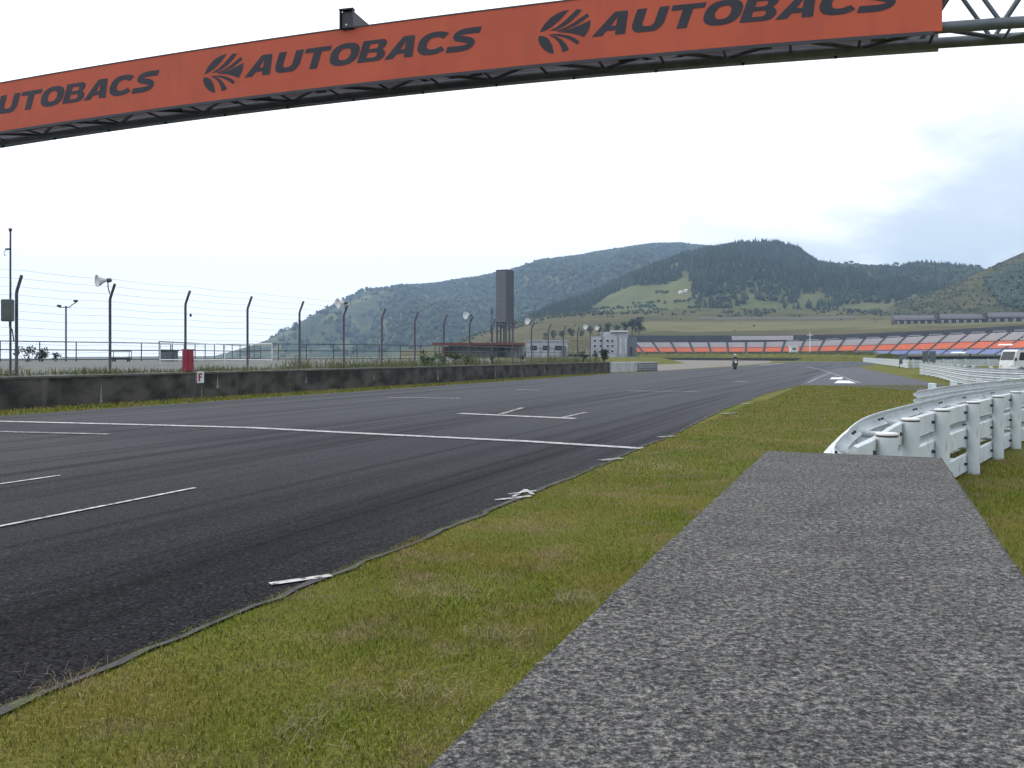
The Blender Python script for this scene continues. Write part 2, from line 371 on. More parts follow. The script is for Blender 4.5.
def block_material():
    m = bpy.data.materials.new('exposed_aggregate'); m.use_nodes = True
    N, Lk = m.node_tree.nodes, m.node_tree.links; b = N['Principled BSDF']
    b.inputs['Roughness'].default_value = .85; b.inputs['Specular IOR Level'].default_value = .25
    tc = N.new('ShaderNodeTexCoord')
    wob = N.new('ShaderNodeTexNoise'); wob.inputs['Scale'].default_value = 60; wob.inputs['Detail'].default_value = 3
    Lk.new(tc.outputs['Object'], wob.inputs['Vector'])
    ad = N.new('ShaderNodeVectorMath'); ad.operation = 'MULTIPLY_ADD'; ad.inputs[1].default_value = (.012, .012, .012)
    Lk.new(wob.outputs['Color'], ad.inputs[0]); Lk.new(tc.outputs['Object'], ad.inputs[2])
    def vor(sc):
        v = N.new('ShaderNodeTexVoronoi'); v.inputs['Scale'].default_value = sc; Lk.new(ad.outputs[0], v.inputs['Vector'])
        s = N.new('ShaderNodeSeparateColor'); Lk.new(v.outputs['Color'], s.inputs[0]); return s, v
    s1, v1 = vor(78); s2, v2 = vor(165)
    def ramp(src, stops):
        r = N.new('ShaderNodeValToRGB'); e = r.color_ramp.elements
        while len(e) > 1: e.remove(e[-1])
        e[0].position, e[0].color = stops[0][0], (*stops[0][1], 1)
        for p, c in stops[1:]:
            q = e.new(p); q.color = (*c, 1)
        Lk.new(src, r.inputs[0]); return r.outputs[0]
    def nz(sc, det, ro):
        n = N.new('ShaderNodeTexNoise'); n.inputs['Scale'].default_value = sc; n.inputs['Detail'].default_value = det; n.inputs['Roughness'].default_value = ro
        Lk.new(tc.outputs['Object'], n.inputs['Vector']); return n.outputs[0]
    na, nb_ = nz(52, 6, .80), nz(125, 4, .72)
    av = N.new('ShaderNodeMath'); av.operation = 'MULTIPLY_ADD'; av.inputs[1].default_value = .62; Lk.new(na, av.inputs[0])
    bw = N.new('ShaderNodeMath'); bw.operation = 'MULTIPLY'; bw.inputs[1].default_value = .38; Lk.new(nb_, bw.inputs[0]); Lk.new(bw.outputs[0], av.inputs[2])
    c1 = ramp(av.outputs[0], [(.425, (.006, .006, .0065)), (.465, (.030, .030, .031)), (.50, (.080, .078, .075)), (.53, (.150, .145, .138)), (.585, (.30, .29, .265))])
    c2 = ramp(s1.outputs[0], [(0, (.03, .03, .033)), (.35, (.09, .09, .094)), (.7, (.165, .163, .16)), (.9, (.27, .265, .25)), (1, (.40, .39, .37))])
    mx = N.new('ShaderNodeMix'); mx.data_type = 'RGBA'; mx.inputs['Factor'].default_value = .12
    Lk.new(c1, mx.inputs['A']); Lk.new(c2, mx.inputs['B'])
    n1 = N.new('ShaderNodeTexNoise'); n1.inputs['Scale'].default_value = 5.5; n1.inputs['Detail'].default_value = 8; n1.inputs['Roughness'].default_value = .62
    Lk.new(tc.outputs['Object'], n1.inputs['Vector'])
    k = N.new('ShaderNodeMapRange'); k.inputs['From Min'].default_value = .3; k.inputs['From Max'].default_value = .7; k.inputs['To Min'].default_value = .74; k.inputs['To Max'].default_value = 1.26
    Lk.new(n1.outputs[0], k.inputs['Value'])
    n2 = N.new('ShaderNodeTexNoise'); n2.inputs['Scale'].default_value = 230; n2.inputs['Detail'].default_value = 3; n2.inputs['Roughness'].default_value = .7
    Lk.new(tc.outputs['Object'], n2.inputs['Vector'])
    k2 = N.new('ShaderNodeMapRange'); k2.inputs['From Min'].default_value = .3; k2.inputs['From Max'].default_value = .7; k2.inputs['To Min'].default_value = .45; k2.inputs['To Max'].default_value = 1.4
    Lk.new(n2.outputs[0], k2.inputs['Value'])
    mm = N.new('ShaderNodeMath'); mm.operation = 'MULTIPLY'; Lk.new(k.outputs[0], mm.inputs[0]); Lk.new(k2.outputs[0], mm.inputs[1])
    sc = N.new('ShaderNodeVectorMath'); sc.operation = 'SCALE'; Lk.new(mx.outputs['Result'], sc.inputs[0]); Lk.new(mm.outputs[0], sc.inputs['Scale'])
    Lk.new(sc.outputs[0], b.inputs['Base Color'])
    bp = N.new('ShaderNodeBump'); bp.inputs['Strength'].default_value = .8; bp.inputs['Distance'].default_value = .006
    hh = N.new('ShaderNodeMath'); hh.operation = 'SUBTRACT'; Lk.new(n2.outputs[0], hh.inputs[0]); Lk.new(v1.outputs['Distance'], hh.inputs[1])
    Lk.new(hh.outputs[0], bp.inputs['Height']); Lk.new(bp.outputs[0], b.inputs['Normal'])
    return m
M['block'] = block_material()

def wall_material():
    m = mat('stained_concrete', (.10, .09, .08), .9, (.034, .031, .028), 1.1, 9, lo=.38, hi=.62, stretch=(1, 1, 1.6), bump=.2, bscale=9,
            c3=(.15, .145, .135), scale3=1.0, lo3=.60, hi3=.80, stretch3=(3.2, 1.2, .22), spec=.2)
    return m
M['wall'] = wall_material()
M['wall_cap'] = mat('wall_coping', (.13, .125, .115), .9, (.08, .08, .07), 2, 6, c3=(.06, .075, .03), scale3=.7, lo3=.5, hi3=.66)

# ------------------------------------------------------------------ haze
hz = MB().box((0, 0, 126), (5400, 5400, 322)).build('haze', [])
tag(hz, kind='stuff')
hm = bpy.data.materials.new('haze'); hm.use_nodes = True
hn, hl = hm.node_tree.nodes, hm.node_tree.links
hn.remove(hn['Principled BSDF'])
pv = hn.new('ShaderNodeVolumePrincipled'); pv.inputs['Density'].default_value = 2.9e-4
pv.inputs['Color'].default_value = (.50, .72, 1.0, 1); pv.inputs['Anisotropy'].default_value = .1
hl.new(pv.outputs[0], hn['Material Output'].inputs['Volume'])
hz.data.materials.append(hm)

# ------------------------------------------------------------------ ground, track, markings
def smooth(a, b, x):
    t = min(1, max(0, (x - a) / (b - a))); return t * t * (3 - 2 * t)
def ground_height(x, y):
    rx, ry = x - W0.x, y - W0.y
    n = rx * WN.x + ry * WN.y
    return -30 * smooth(66, 420, n)
def make_ground():
    V, F = [], []
    radii = [0, 2, 5, 9, 15, 24, 36, 52, 72, 96, 125, 160, 200, 260, 330, 420, 540, 700, 900, 1150, 1500, 2000, 2660]
    n = 120; V.append((0, 0, 0))
    for r in radii[1:]:
        for k in range(n):
            a = 2 * math.pi * k / n; x, y = r * math.cos(a), r * math.sin(a); V.append((x, y, ground_height(x, y)))
    f = [(0, 1 + k, 1 + (k + 1) % n) for k in range(n)]
    for i in range(len(radii) - 2):
        for k in range(n):
            a = 1 + i * n + k; b = 1 + i * n + (k + 1) % n; f.append((a, a + n, b + n)); f.append((a, b + n, b))
    o = np_mesh('ground', V, f, M['ground'], smooth=True)
    return tag(o, kind='structure')
make_ground()

def sheet(name, pts, z, m, kind='structure'):
    v = [(p[0], p[1], z) for p in pts]
    me = bpy.data.meshes.new(name); me.from_pydata(v, [], [tuple(range(len(v)))]); me.materials.append(m)
    if me.polygons[0].normal.z < 0: me.flip_normals()
    o = bpy.data.objects.new(name, me); COL.objects.link(o); tag(o, kind=kind); return o
def jag(p0, p1, step, amp):
    p0, p1 = Vector(p0), Vector(p1); L = (p1 - p0).length; k = max(1, int(L / step)); d = (p1 - p0) / k; nrm = Vector((d.y, -d.x, 0)).normalized()
    return [p0 + d * i + nrm * (random.uniform(-amp, amp) if 0 < i < k else 0) for i in range(k + 1)]

EDGE_L = -3.60
right_edge = [T(EDGE_L, -14), T(EDGE_L, 0), T(EDGE_L, 10), T(EDGE_L - .05, 18), G(720, 411), G(765, 394), G(801, 385)]
left_edge_t = [-20, 0, 20, 40, 58]
left_edge = [W(t, -1.95 + (.4 if t > 35 else 0) + (.35 if t > 50 else 0)) for t in left_edge_t]
track_poly = right_edge + [G(822, 374), G(846, 369.5), G(868, 365.5), G(884, 362.2), G(860, 361.6), G(800, 361.7), G(775, 363.2), G(745, 366), G(700, 368.6), G(662, 370.8), G(640, 372.6)] + left_edge[::-1]
sheet('race_track', track_poly, .008, M['asphalt'])
sheet('pit_lane', [G(800, 385.2), G(835, 386.4), G(880, 388.6), G(925, 392), G(965, 397), G(1040, 408), G(1060, 396), G(960, 388), G(935, 383.5), G(905, 377.3), G(880, 372), G(858, 367.6), G(838, 368), G(815, 376)], .016, M['asphalt_lane'])
# pale concrete strip at the grass edge
es = []
for a, b in zip(right_edge[:-1], right_edge[1:]): es += jag(a, b, .22, .03)[:-1]
off = [p + Vector((-CT, ST, 0)) * (.035 + random.uniform(-.025, .03)) for p in es]
V = [(p.x, p.y, .016) for p in off] + [(p.x + .025, p.y, .016) for p in es]
nE = len(es); tag(np_mesh('edge_strip', V, [(i, nE + i, nE + i + 1, i + 1) for i in range(nE - 1)], M['edge']), kind='structure')
sheet('gravel_trap', [G(648, 371.2), G(662, 370.6), G(700, 368.2), G(742, 365.3), G(772, 362.8), G(770, 359.6), G(650, 358.8), G(630, 362), G(640, 368)], .006, M['gravel'])

def stripe(name, pts, width, m='line', z=.02, taper=None):
    """painted line of real width along ground points"""
    pts = [Vector((p[0], p[1], 0)) for p in pts]; V, F = [], []
    for i, p in enumerate(pts):
        d = (pts[min(i + 1, len(pts) - 1)] - pts[max(i - 1, 0)]).normalized(); n = Vector((d.y, -d.x, 0))
        for s_ in (-1, 1): q = p + n * s_ * width / 2; V.append((q.x, q.y, z))
    F = [(2 * i, 2 * i + 1, 2 * i + 3, 2 * i + 2) for i in range(len(pts) - 1)]
    return tag(np_mesh(name, V, F, M[m]), kind='structure')
stripe('start_line', [G(-60, 420.5), G(0, 422), G(150, 425.6), G(250, 428.4), G(382, 435.2), G(531, 442.4), G(642, 449.4)], .26)
grid = [((-40, 431.5), (109, 435), .22), ((-60, 494), (60, 476.6), .06), ((-90, 546), (195, 489.2), .06),
        ((459, 414), (575, 419.2), .30), ((500, 414.8), (523, 408.2), .16), ((563, 418), (586, 413), .16),
        ((388, 397.9), (459, 398.8), .34), ((628, 391.2), (699, 392), .32), ((735, 382), (748, 381.6), .5),
        ((515, 390), (540, 390.6), .3), ((270, 586.5), (331, 577.7), .075), ((496, 501.6), (531, 497.4), .07), ((599, 461.6), (622, 459.3), .14),
        ((658, 438), (675, 436.8), .16), ((722, 414.4), (737, 413.4), .2), ((742, 404.6), (752, 403.8), .2)]
for i, (a, b, w) in enumerate(grid):
    stripe('grid_marking', [G(*a), G(*b)], w, 'line' if i in (1, 2, 3, 10, 11) else 'line_worn')
ch = MB()
for a, b, w in (((513, 498.4), (526, 491.4), .05), ((525, 491.4), (533, 496.4), .05), ((508, 496.5), (536, 493.0), .04)):
    A_, B_ = G(*a), G(*b); d = (B_ - A_).normalized(); n = Vector((d.y, -d.x, 0)) * w / 2
    zz = .022 + .004 * len(ch.f); ch.add([(q.x, q.y, zz) for q in (A_ - n, A_ + n, B_ + n, B_ - n)], [(0, 1, 2, 3)])
tag(ch.build('timing_mark', M['line']), kind='structure')
stripe('pit_exit_line', [G(806, 366.6), G(822, 370.2), G(842, 377), G(860, 383.5)], .20, 'line_worn', z=.026)
stripe('pit_exit_line', [G(808, 383), G(818, 378), G(830, 373.5)], .15, 'line_worn', z=.022)
stripe('track_edge_line', [G(760, 365.4), G(783, 363.4)], .5, 'line', z=.022)
sheet('pit_exit_mark', [G(829.5, 379.7), G(832, 377.8), G(843, 377.9), G(842, 379.8)], .034, M['white'])
sheet('pit_exit_mark', [G(834, 383.7), G(838, 381), G(849, 381.1), G(856, 383.8)], .034, M['white'])

# terrace behind the left wall
def terrace():
    V, F = [], []
    ns = [.35, 2, 5, 14, 40, 66]
    def strip(t0, t1, ns):
        ts = np.linspace(t0, t1, 12); b = len(V)
        for t in ts:
            for n in ns: V.append(W(t, n, terrace_z(n) + (.05 * mnoise.noise((t * .2, n * .2, 0)) if n > 2 else 0)))
            V.append(W(t, ns[-1] + 6, -6)); V.append(W(t, ns[0] - (0 if t0 < 0 else 7), -.5))
        k = len(ns) + 2
        for i in range(len(ts) - 1):
            r = [b + i * k + j for j in range(k)]; q = [b + (i + 1) * k + j for j in range(k)]
            for j in range(len(ns)): F.append((r[j], q[j], q[j + 1], r[j + 1]))
            F.append((r[-1], q[-1], q[0], r[0]))
        F.append(tuple(b + j for j in range(k))[::-1]); F.append(tuple(b + (len(ts) - 1) * k + j for j in range(k)))
    strip(-36, 63, ns); strip(63, 152, [17, 20, 40, 66])
    me = bpy.data.meshes.new('terrace'); me.from_pydata([tuple(v) for v in V], [], F); me.materials.append(M['terrace']); me.materials.append(M['ground']); me.polygons.foreach_set('material_index', [1 if len(f) == 4 and min(V[i].z for i in f) < -.4 else 0 for f in F]); me.update()
    o = bpy.data.objects.new('terrace', me); COL.objects.link(o); tag(o, kind='structure')
terrace()

# ------------------------------------------------------------------ hills
def interp(tab, x):
    return float(np.interp(x, [a for a, _ in tab], [b for _, b in tab]))
def yz(y, d): return CAMZ + (HOR - y) / FPX * d
def fbm(x, y, z=0, o=4):
    s, a = 0, 1
    for i in range(o): s += a * mnoise.noise((x, y, z + i * 7.3)); a *= .5; x *= 2; y *= 2
    return s
A_RIDGE = [(60, 356), (215, 355), (250, 345), (270, 338), (290, 327), (311, 315), (341, 299), (365, 290), (390, 285.5), (404, 284), (420, 283), (434, 282), (450, 279.5), (480, 275), (510, 268.5), (536, 261), (560, 257), (600, 250), (650, 242.5), (680, 241.5), (700, 244), (760, 250), (830, 262), (940, 290), (1040, 330)]
B_RIDGE = [(470, 343), (505, 331), (530, 319), (560, 304), (600, 287), (650, 268), (690, 252), (705, 246.5), (740, 241.5), (780, 241.5), (798, 247), (818, 260), (835, 263), (860, 264.5), (900, 266.5), (925, 263), (950, 264), (975, 268), (1000, 276), (1060, 284), (1150, 280), (1300, 290)]
D_TOP = [(400, 350), (430, 347), (455, 343), (480, 334), (505, 326), (530, 320), (560, 314), (620, 311), (700, 308), (800, 309), (900, 309.5), (1024, 307), (1300, 305)]
C_RIDGE = [(880, 312), (892, 306), (905, 301), (930, 293), (950, 286), (978, 273), (1000, 262.5), (1024, 252), (1060, 238), (1120, 224), (1250, 216), (1350, 214)]
def dmap(x, lo, hi): return lo if x <= 800 else lo + (hi - lo) * min(1, (x - 800) / 224)
def Dprof(x):
    yt = interp(D_TOP, x)
    w = smooth(500, 640, x)
    bd = interp([(600, 404), (640, 408), (745, 421), (880, 407), (1024, 364), (1100, 335), (1300, 300)], x)
    yb = dmap(x, 336, 327)
    mixy = lambda a, b: (1 - w) * a + w * b
    base = [(200, 362), (bd + 1, mixy(353 - (353 - yt) * .2, 353)), (bd + 5, mixy(353 - (353 - yt) * .25, yb + 1.2)), (450, mixy(353 - (353 - yt) * .35, min(yb, dmap(x, 332, 323.5)))), (520, mixy(353 - (353 - yt) * .6, dmap(x, 323, 320))),
            (590, mixy(353 - (353 - yt) * .85, dmap(x, 316, 313))), (650, yt), (720, yt + 6)]
    return base
def Dz(x, d):
    pr = Dprof(x); return interp([(a, yz(b, a)) for a, b in pr], d)
def terrain(name, xs, rows, zfun, m):
    """rows: parameter list; zfun(px, t) -> (depth, z)"""
    V, F = [], []; k = len(rows)
    for x in xs:
        for t in rows:
            d, z = zfun(x, t); V.append(((x - 512) / FPX * d, d, z))
    for i in range(len(xs) - 1):
        for j in range(k - 1): F.append((i * k + j, (i + 1) * k + j, (i + 1) * k + j + 1, i * k + j + 1))
    o = np_mesh(name, V, F, m, smooth=True); return tag(o, kind='structure')
def hill_fun(ridge, db, dr, zb, seed, spur, dback):
    def f(x, t):
        yr = interp(ridge, x)
        zr = yz(yr, dr); z0 = zb(x)
        if t <= 1:
            d = db + (dr - db) * t
            s = t ** .92 * .75 + .25 * (1 - (1 - t) ** 2)
            z = z0 + (zr - z0) * s + spur * fbm(x * .018, t * 2.2, seed) * math.sin(math.pi * min(1, t * 1.03)) ** 1 * max(.15, min(1, (zr - z0) / 90))
            lim = yz(yr + 1.2 * (1 - t), d)              # never above the skyline
            z = min(z, lim) if t < 1 else zr
        else:
            d = dr + (dback) * (t - 1); z = zr - (zr * .55 + 8) * (t - 1) ** 1.3
        return d, z
    return f
trows = list(np.linspace(0, 1, 34)) + [1.1, 1.3, 1.6, 2.0]
A_RIDGE = [(a, b + (3 if a > 380 else 1)) for a, b in A_RIDGE]; B_RIDGE = [(a, b + 4.5) for a, b in B_RIDGE]
fA = hill_fun(A_RIDGE, 950, 2000, lambda x: -24, 3.1, 46, 500)
fB = hill_fun(B_RIDGE, 690, 1100, lambda x: yz(interp(D_TOP, x) + 2, 690), 8.7, 20, 350)
fC = hill_fun(C_RIDGE, 560, 700, lambda x: Dz(x, 560) - .3, 5.2, 7, 120)
def hill_mat(name, a, b, c, s):
    return mat(name, a, .95, b, s, 8, lo=.38, hi=.62, c3=c, scale3=s * 2.2, lo3=.5, hi3=.68, spec=.05, bump=.6, bscale=s * 20, bdist=3)
M['hillA'] = hill_mat('far_hill', (.040, .058, .030), (.075, .088, .036), (.20, .185, .085), .006)
M['hillB'] = hill_mat('mid_hill', (.105, .125, .050), (.135, .145, .062), (.17, .155, .08), .012)
M['hillC'] = hill_mat('grass_hill', (.052, .060, .024), (.088, .086, .036), (.125, .105, .055), .03)
M['hillD'] = hill_mat('embankment', (.085, .082, .034), (.125, .108, .05), (.062, .068, .028), .018)
terrain('far_hill', np.arange(60, 1041, 7), trows, fA, M['hillA'])
terrain('forest_hill', np.arange(470, 1301, 6), trows, fB, M['hillB'])
terrain('grass_hill', np.arange(880, 1351, 6), trows, fC, M['hillC'])
def fD(x, t):
    pr = Dprof(x); d = 290 + 430 * t
    return d, interp([(a, yz(b, a)) for a, b in pr], d) + .3 * fbm(x * .03, t * 9, 2.0) * min(1, t * 3)
terrain('embankment', np.arange(400, 1301, 6), list(np.linspace(0, 1, 90)), fD, M['hillD'])
# tan terrace band and dark service road across the embankment
def band(name, x0, x1, d0, d1, m, lift=.5):
    V, F = [], []; xs = np.arange(x0, x1 + 1, 6); k = 9
    for x in xs:
        for j in range(k):
            d = d0 + (d1 - d0) * j / (k - 1); V.append(((x - 512) / FPX * d, d, Dz(x, d) + (lift if 0 < j < k - 1 else -.4)))
    for i in range(len(xs) - 1):
        for j in range(k - 1): F.append((i * k + j, (i + 1) * k + j, (i + 1) * k + j + 1, i * k + j + 1))
    return tag(np_mesh(name, V, F, m, smooth=True), kind='structure')
M['tan_grass'] = mat('dry_slope_grass', (.165, .145, .072), .95, (.125, .125, .055), .06, 8, c3=(.10, .105, .045), scale3=.02, lo3=.5, hi3=.65, spec=.05, stretch3=(1, 3, 1))
M['service_road'] = mat('service_road', (.085, .082, .078), .95, (.11, .105, .09), .1)
band('dry_slope', 640, 1290, 450, 535, M['tan_grass'])
band('service_road', 700, 860, 556, 566, M['service_road'], .6)

# ------------------------------------------------------------------ forests (far woods read as one mass)
def inpoly(x, y, poly):
    c = False; j = len(poly) - 1
    for i in range(len(poly)):
        xi, yi = poly[i]; xj, yj = poly[j]
        if (yi > y) != (yj > y) and x < (xj - xi) * (y - yi) / (yj - yi) + xi: c = not c
        j = i
    return c
def conifer_proto(n=6):
    V, F = [], []
    for z0, z1, r in ((.06, .66, .235), (.36, 1.0, .165)):
        b = len(V)
        for k in range(n):
            a = 2 * math.pi * k / n; V.append((r * math.cos(a), r * math.sin(a), z0))
        V.append((0, 0, z1)); V.append((0, 0, z0))
        for k in range(n): F += [(b + k, b + (k + 1) % n, b + n), (b + (k + 1) % n, b + k, b + n + 1)]
    return np.array(V), np.array(F)
def round_proto():
    t = (1 + 5 ** .5) / 2
    V = np.array([(-1, t, 0), (1, t, 0), (-1, -t, 0), (1, -t, 0), (0, -1, t), (0, 1, t), (0, -1, -t), (0, 1, -t), (t, 0, -1), (t, 0, 1), (-t, 0, -1), (-t, 0, 1)], float)
    V /= np.linalg.norm(V[0]); V = V * [.42, .42, .46] + [0, 0, .5]
    F = np.array([(0, 11, 5), (0, 5, 1), (0, 1, 7), (0, 7, 10), (0, 10, 11), (1, 5, 9), (5, 11, 4), (11, 10, 2), (10, 7, 6), (7, 1, 8), (3, 9, 4), (3, 4, 2), (3, 2, 6), (3, 6, 8), (3, 8, 9), (4, 9, 5), (2, 4, 11), (6, 2, 10), (8, 6, 7), (9, 8, 1)])
    return V, F
CP, RP = conifer_proto(), round_proto()
def forest(name, pos, hs, kinds, mats):
    Vs, Fs, Ms = [], [], []; b = 0
    for p, h, k in zip(pos, hs, kinds):
        V, F = (CP, RP)[k]
        a = rng.uniform(0, 6.28); s = h * rng.uniform(.85, 1.25); ca, sa = math.cos(a), math.sin(a)
        Q = V.copy(); Q += rng.normal(0, .035 if k == 0 else .06, Q.shape)
        X = np.empty_like(Q); X[:, 0] = (Q[:, 0] * ca - Q[:, 1] * sa) * s + p[0]; X[:, 1] = (Q[:, 0] * sa + Q[:, 1] * ca) * s + p[1]; X[:, 2] = Q[:, 2] * h + p[2] - .05 * h
        Vs.append(X); Fs.append(F + b); b += len(V); Ms += [k] * len(F)
    return np_mesh(name, np.concatenate(Vs), np.concatenate(Fs), mats, Ms)
MEADOW = [(586, 312), (607, 296), (635, 285.5), (665, 284.5), (690, 274.5), (693, 300), (699, 308), (702, 314), (586, 316)]
CLEAR = [[(735, 308), (752, 301), (790, 303), (812, 310), (735, 313)], [(797, 300), (806, 294), (830, 294), (834, 305), (800, 308)], [(750, 285), (757, 281), (764, 283), (757, 287)], [(738, 297), (748, 293), (757, 294), (750, 298)], [(838, 306), (870, 303), (930, 306), (930, 313), (838, 313)]]
pos, hs, ks = [], [], []
while len(pos) < 9500:
    x = rng.uniform(490, 1060); t = rng.uniform(.0, 1.16)
    d, z = fB(x, t); y = HOR - (z - CAMZ) / d * FPX
    if inpoly(x, y, MEADOW) and rng.uniform() > .004: continue
    if any(inpoly(x, y, c) for c in CLEAR) and rng.uniform() > .03: continue
    con = fbm(x * .012, t * 2.0, 4.4) + (.38 if x < 840 else -.2)
    k = 0 if con + rng.uniform(-.3, .3) > 0 else 1
    h = (rng.uniform(7.5, 11.5) if k == 0 else rng.uniform(4.5, 7.5)) * (.75 if t < .15 else 1)
    if t > .93: h *= .62
    pos.append(((x - 512) / FPX * d, d, z)); hs.append(h); ks.append(k)
for i in range(1300):                                   # the crest carries trees all along
    x = rng.uniform(560, 1030); d, z = fB(x, rng.uniform(.955, 1.012)); pos.append(((x - 512) / FPX * d, d, z)); hs.append(rng.uniform(4.5, 7.5)); ks.append(0 if x < 835 and rng.uniform() < .7 else 1)
for (xa, ya), (xb, yb), nn in (((630, 304), (690, 301), 40), ((600, 309), (656, 307), 60), ((655, 293.5), (668, 292), 22), ((690, 308.5), (700, 307), 14), ((585, 311), (600, 309.5), 20)):
    for i in range(nn):                                   # hedge lines over the meadow
        u = rng.uniform(); x = xa + (xb - xa) * u + rng.normal(0, .5); y = ya + (yb - ya) * u + rng.normal(0, .6)
        tt = min(np.linspace(0, 1, 90), key=lambda q: abs((HOR - (fB(x, q)[1] - CAMZ) / fB(x, q)[0] * FPX) - y)); d, z = fB(x, tt)
        pos.append(((x - 512) / FPX * d, d, z)); hs.append(rng.uniform(1.2, 3)); ks.append(1)
tag(forest('forest', pos, hs, ks, [M['conifer'], M['broadleaf']]), kind='stuff')
pos, hs, ks = [], [], []
while len(pos) < 9000:
    x = rng.uniform(270, 720); t = rng.uniform(.12, 1.08)
    d, z = fA(x, t); dens = smooth(330, 450, x + 60 * fbm(x * .02, t * 3, 1.5)) + .04
    if rng.uniform() > dens: continue
    h = rng.uniform(7, 11) * (.7 if t > .94 else 1); pos.append(((x - 512) / FPX * d, d, z)); hs.append(h); ks.append(1 if rng.uniform() < .6 else 0)
for i in range(900):
    x = rng.uniform(400, 715); d, z = fA(x, rng.uniform(.965, 1.01)); pos.append(((x - 512) / FPX * d, d, z)); hs.append(rng.uniform(5, 8)); ks.append(1)
tag(forest('far_forest', pos, hs, ks, [M['conifer'], M['broadleaf']]), kind='stuff')
CW = [(984, 279), (998, 275), (1010, 270), (1030, 262), (1100, 246), (1100, 318), (1024, 312), (1004, 306), (992, 296), (986, 284)]
pos, hs, ks = [], [], []
tries = 0
while len(pos) < 2600 and tries < 60000:
    tries += 1
    x = rng.uniform(895, 1100); t = rng.uniform(.03, .97); d, z = fC(x, t); y = HOR - (z - CAMZ) / d * FPX
    inn = inpoly(x, y, CW)
    if not inn and rng.uniform() > .12 + .45 * smooth(.0, .5, fbm(x * .05, t * 5, 9.1)): continue
    h = rng.uniform(1.8, 4) if inn else rng.uniform(.6, 1.9); pos.append(((x - 512) / FPX * d, d, z)); hs.append(h); ks.append(1)
tag(forest('hillside_scrub', pos, hs, ks, [M['conifer'], M['leaf_dark']]), kind='stuff')
# low bushes over the embankment
pos, hs, ks = [], [], []
while len(pos) < 900:
    x = rng.uniform(440, 1040); d = rng.uniform(440, 700); z = Dz(x, d)
    y = HOR - (z - CAMZ) / d * FPX
    dn = (.9 if d > 575 else .012) * smooth(-.1, .5, fbm(x * .03, d * .03, 6.6)) + .001
    if 525 < x < 660 and 600 < d < 640: dn = .5
    if rng.uniform() > dn: continue
    pos.append(((x - 512) / FPX * d, d, z)); hs.append(rng.uniform(.6, 2.0) * (1.4 if d > 600 else 1)); ks.append(1)
tag(forest('embankment_bushes', pos, hs, ks, [M['conifer'], M['broadleaf']]), kind='stuff')

# ------------------------------------------------------------------ single trees
def leaf_cloud(centres, radii, n, size, flat=.7):
    """small leaf faces spread through clumps"""
    Vs = []; c = np.array(centres, float); r = np.array(radii, float); w = r ** 2 / (r ** 2).sum()
    idx = rng.choice(len(c), n, p=w)
    u = rng.normal(size=(n, 3)); u /= np.linalg.norm(u, axis=1)[:, None]
    p = c[idx] + u * (r[idx] * rng.uniform(.35, 1.05, n) ** .6)[:, None] * [1, 1, flat]
    a = rng.normal(size=(n, 3)); a /= np.linalg.norm(a, axis=1)[:, None]
    b = np.cross(a, rng.normal(size=(n, 3))); b /= np.linalg.norm(b, axis=1)[:, None]
    s = size * rng.uniform(.6, 1.4, n)[:, None]
    V = np.stack([p - a * s, p + b * s * .6, p + a * s, p - b * s * .6], 1).reshape(-1, 3)
    F = np.arange(4 * n).reshape(-1, 4)
    return V, F
def tree(loc, h, label, group, umbrella=False, dark=True):
    r = empty('tree', loc, label=label, cat='tree', group=group)
    tm = MB(); lean = rng.uniform(-.06, .06) * h
    top = Vector((lean, 0, h * .72)); tm.tube([(0, 0, -.3), (lean * .4, 0, h * .3), top], [h * .03, h * .022, h * .012], 6)
    cs, rs = [], []
    nb = 7 if umbrella else 9
    for k in range(nb):
        a = k * 2.4; rad = h * (.26 if umbrella else .2) * rng.uniform(.5, 1.15); zz = h * (rng.uniform(.68, .92) if umbrella else rng.uniform(.3, .88))
        q = Vector((lean + rad * math.cos(a), rad * math.sin(a), zz)); tm.tube([(lean * .5, 0, h * (.45 if umbrella else .25)), q], [h * .012, h * .005], 4)
        cs.append(q); rs.append(h * (.13 if umbrella else .19) * rng.uniform(.7, 1.2))
    cs.append(top + Vector((0, 0, h * .1))); rs.append(h * .16)
    tm.build('trunk', M['bark'], r)
    V, F = leaf_cloud([tuple(c) for c in cs], rs, 420, h * .05, .6 if umbrella else .8)
    np_mesh('crown', V, F, M['leaf_dark'], parent=r)
    return r
RT = [(838, 5, 'first tree of the skyline row on the forest ridge, at its left end'), (846, 7, 'bushy skyline tree on the forest ridge'), (851, 8, 'tallest of the tight skyline clump on the forest ridge'),
      (857, 6, 'skyline tree in the tight clump on the forest ridge'), (866, 5, 'low skyline tree on the forest ridge crest'), (880, 6, 'small skyline tree on the forest ridge crest'),
      (896, 9, 'lone umbrella shaped tree standing clear of the forest ridge skyline'), (909, 6, 'small rounded skyline tree right of the lone umbrella tree'), (970, 7, 'skyline tree where the forest ridge drops to the grassy hill'), (977, 9, 'tall skyline tree beside the top of the grassy hill'), (984, 6, 'last small skyline tree touching the grassy hill')]
for x, h, lab in RT:
    dep = 1090; tree(P(x, interp(B_RIDGE, x) - .5, dep), h * 1.15, lab, 'trees on the ridge skyline', umbrella=True)
VT = [(545, 341, 8), (553, 340, 10), (562, 339, 9), (571, 338, 11), (581, 338, 9), (590, 336, 10), (599, 335, 11), (607, 334.5, 12), (616, 335, 11), (624, 335, 13), (632, 335, 17), (639, 335, 19)]
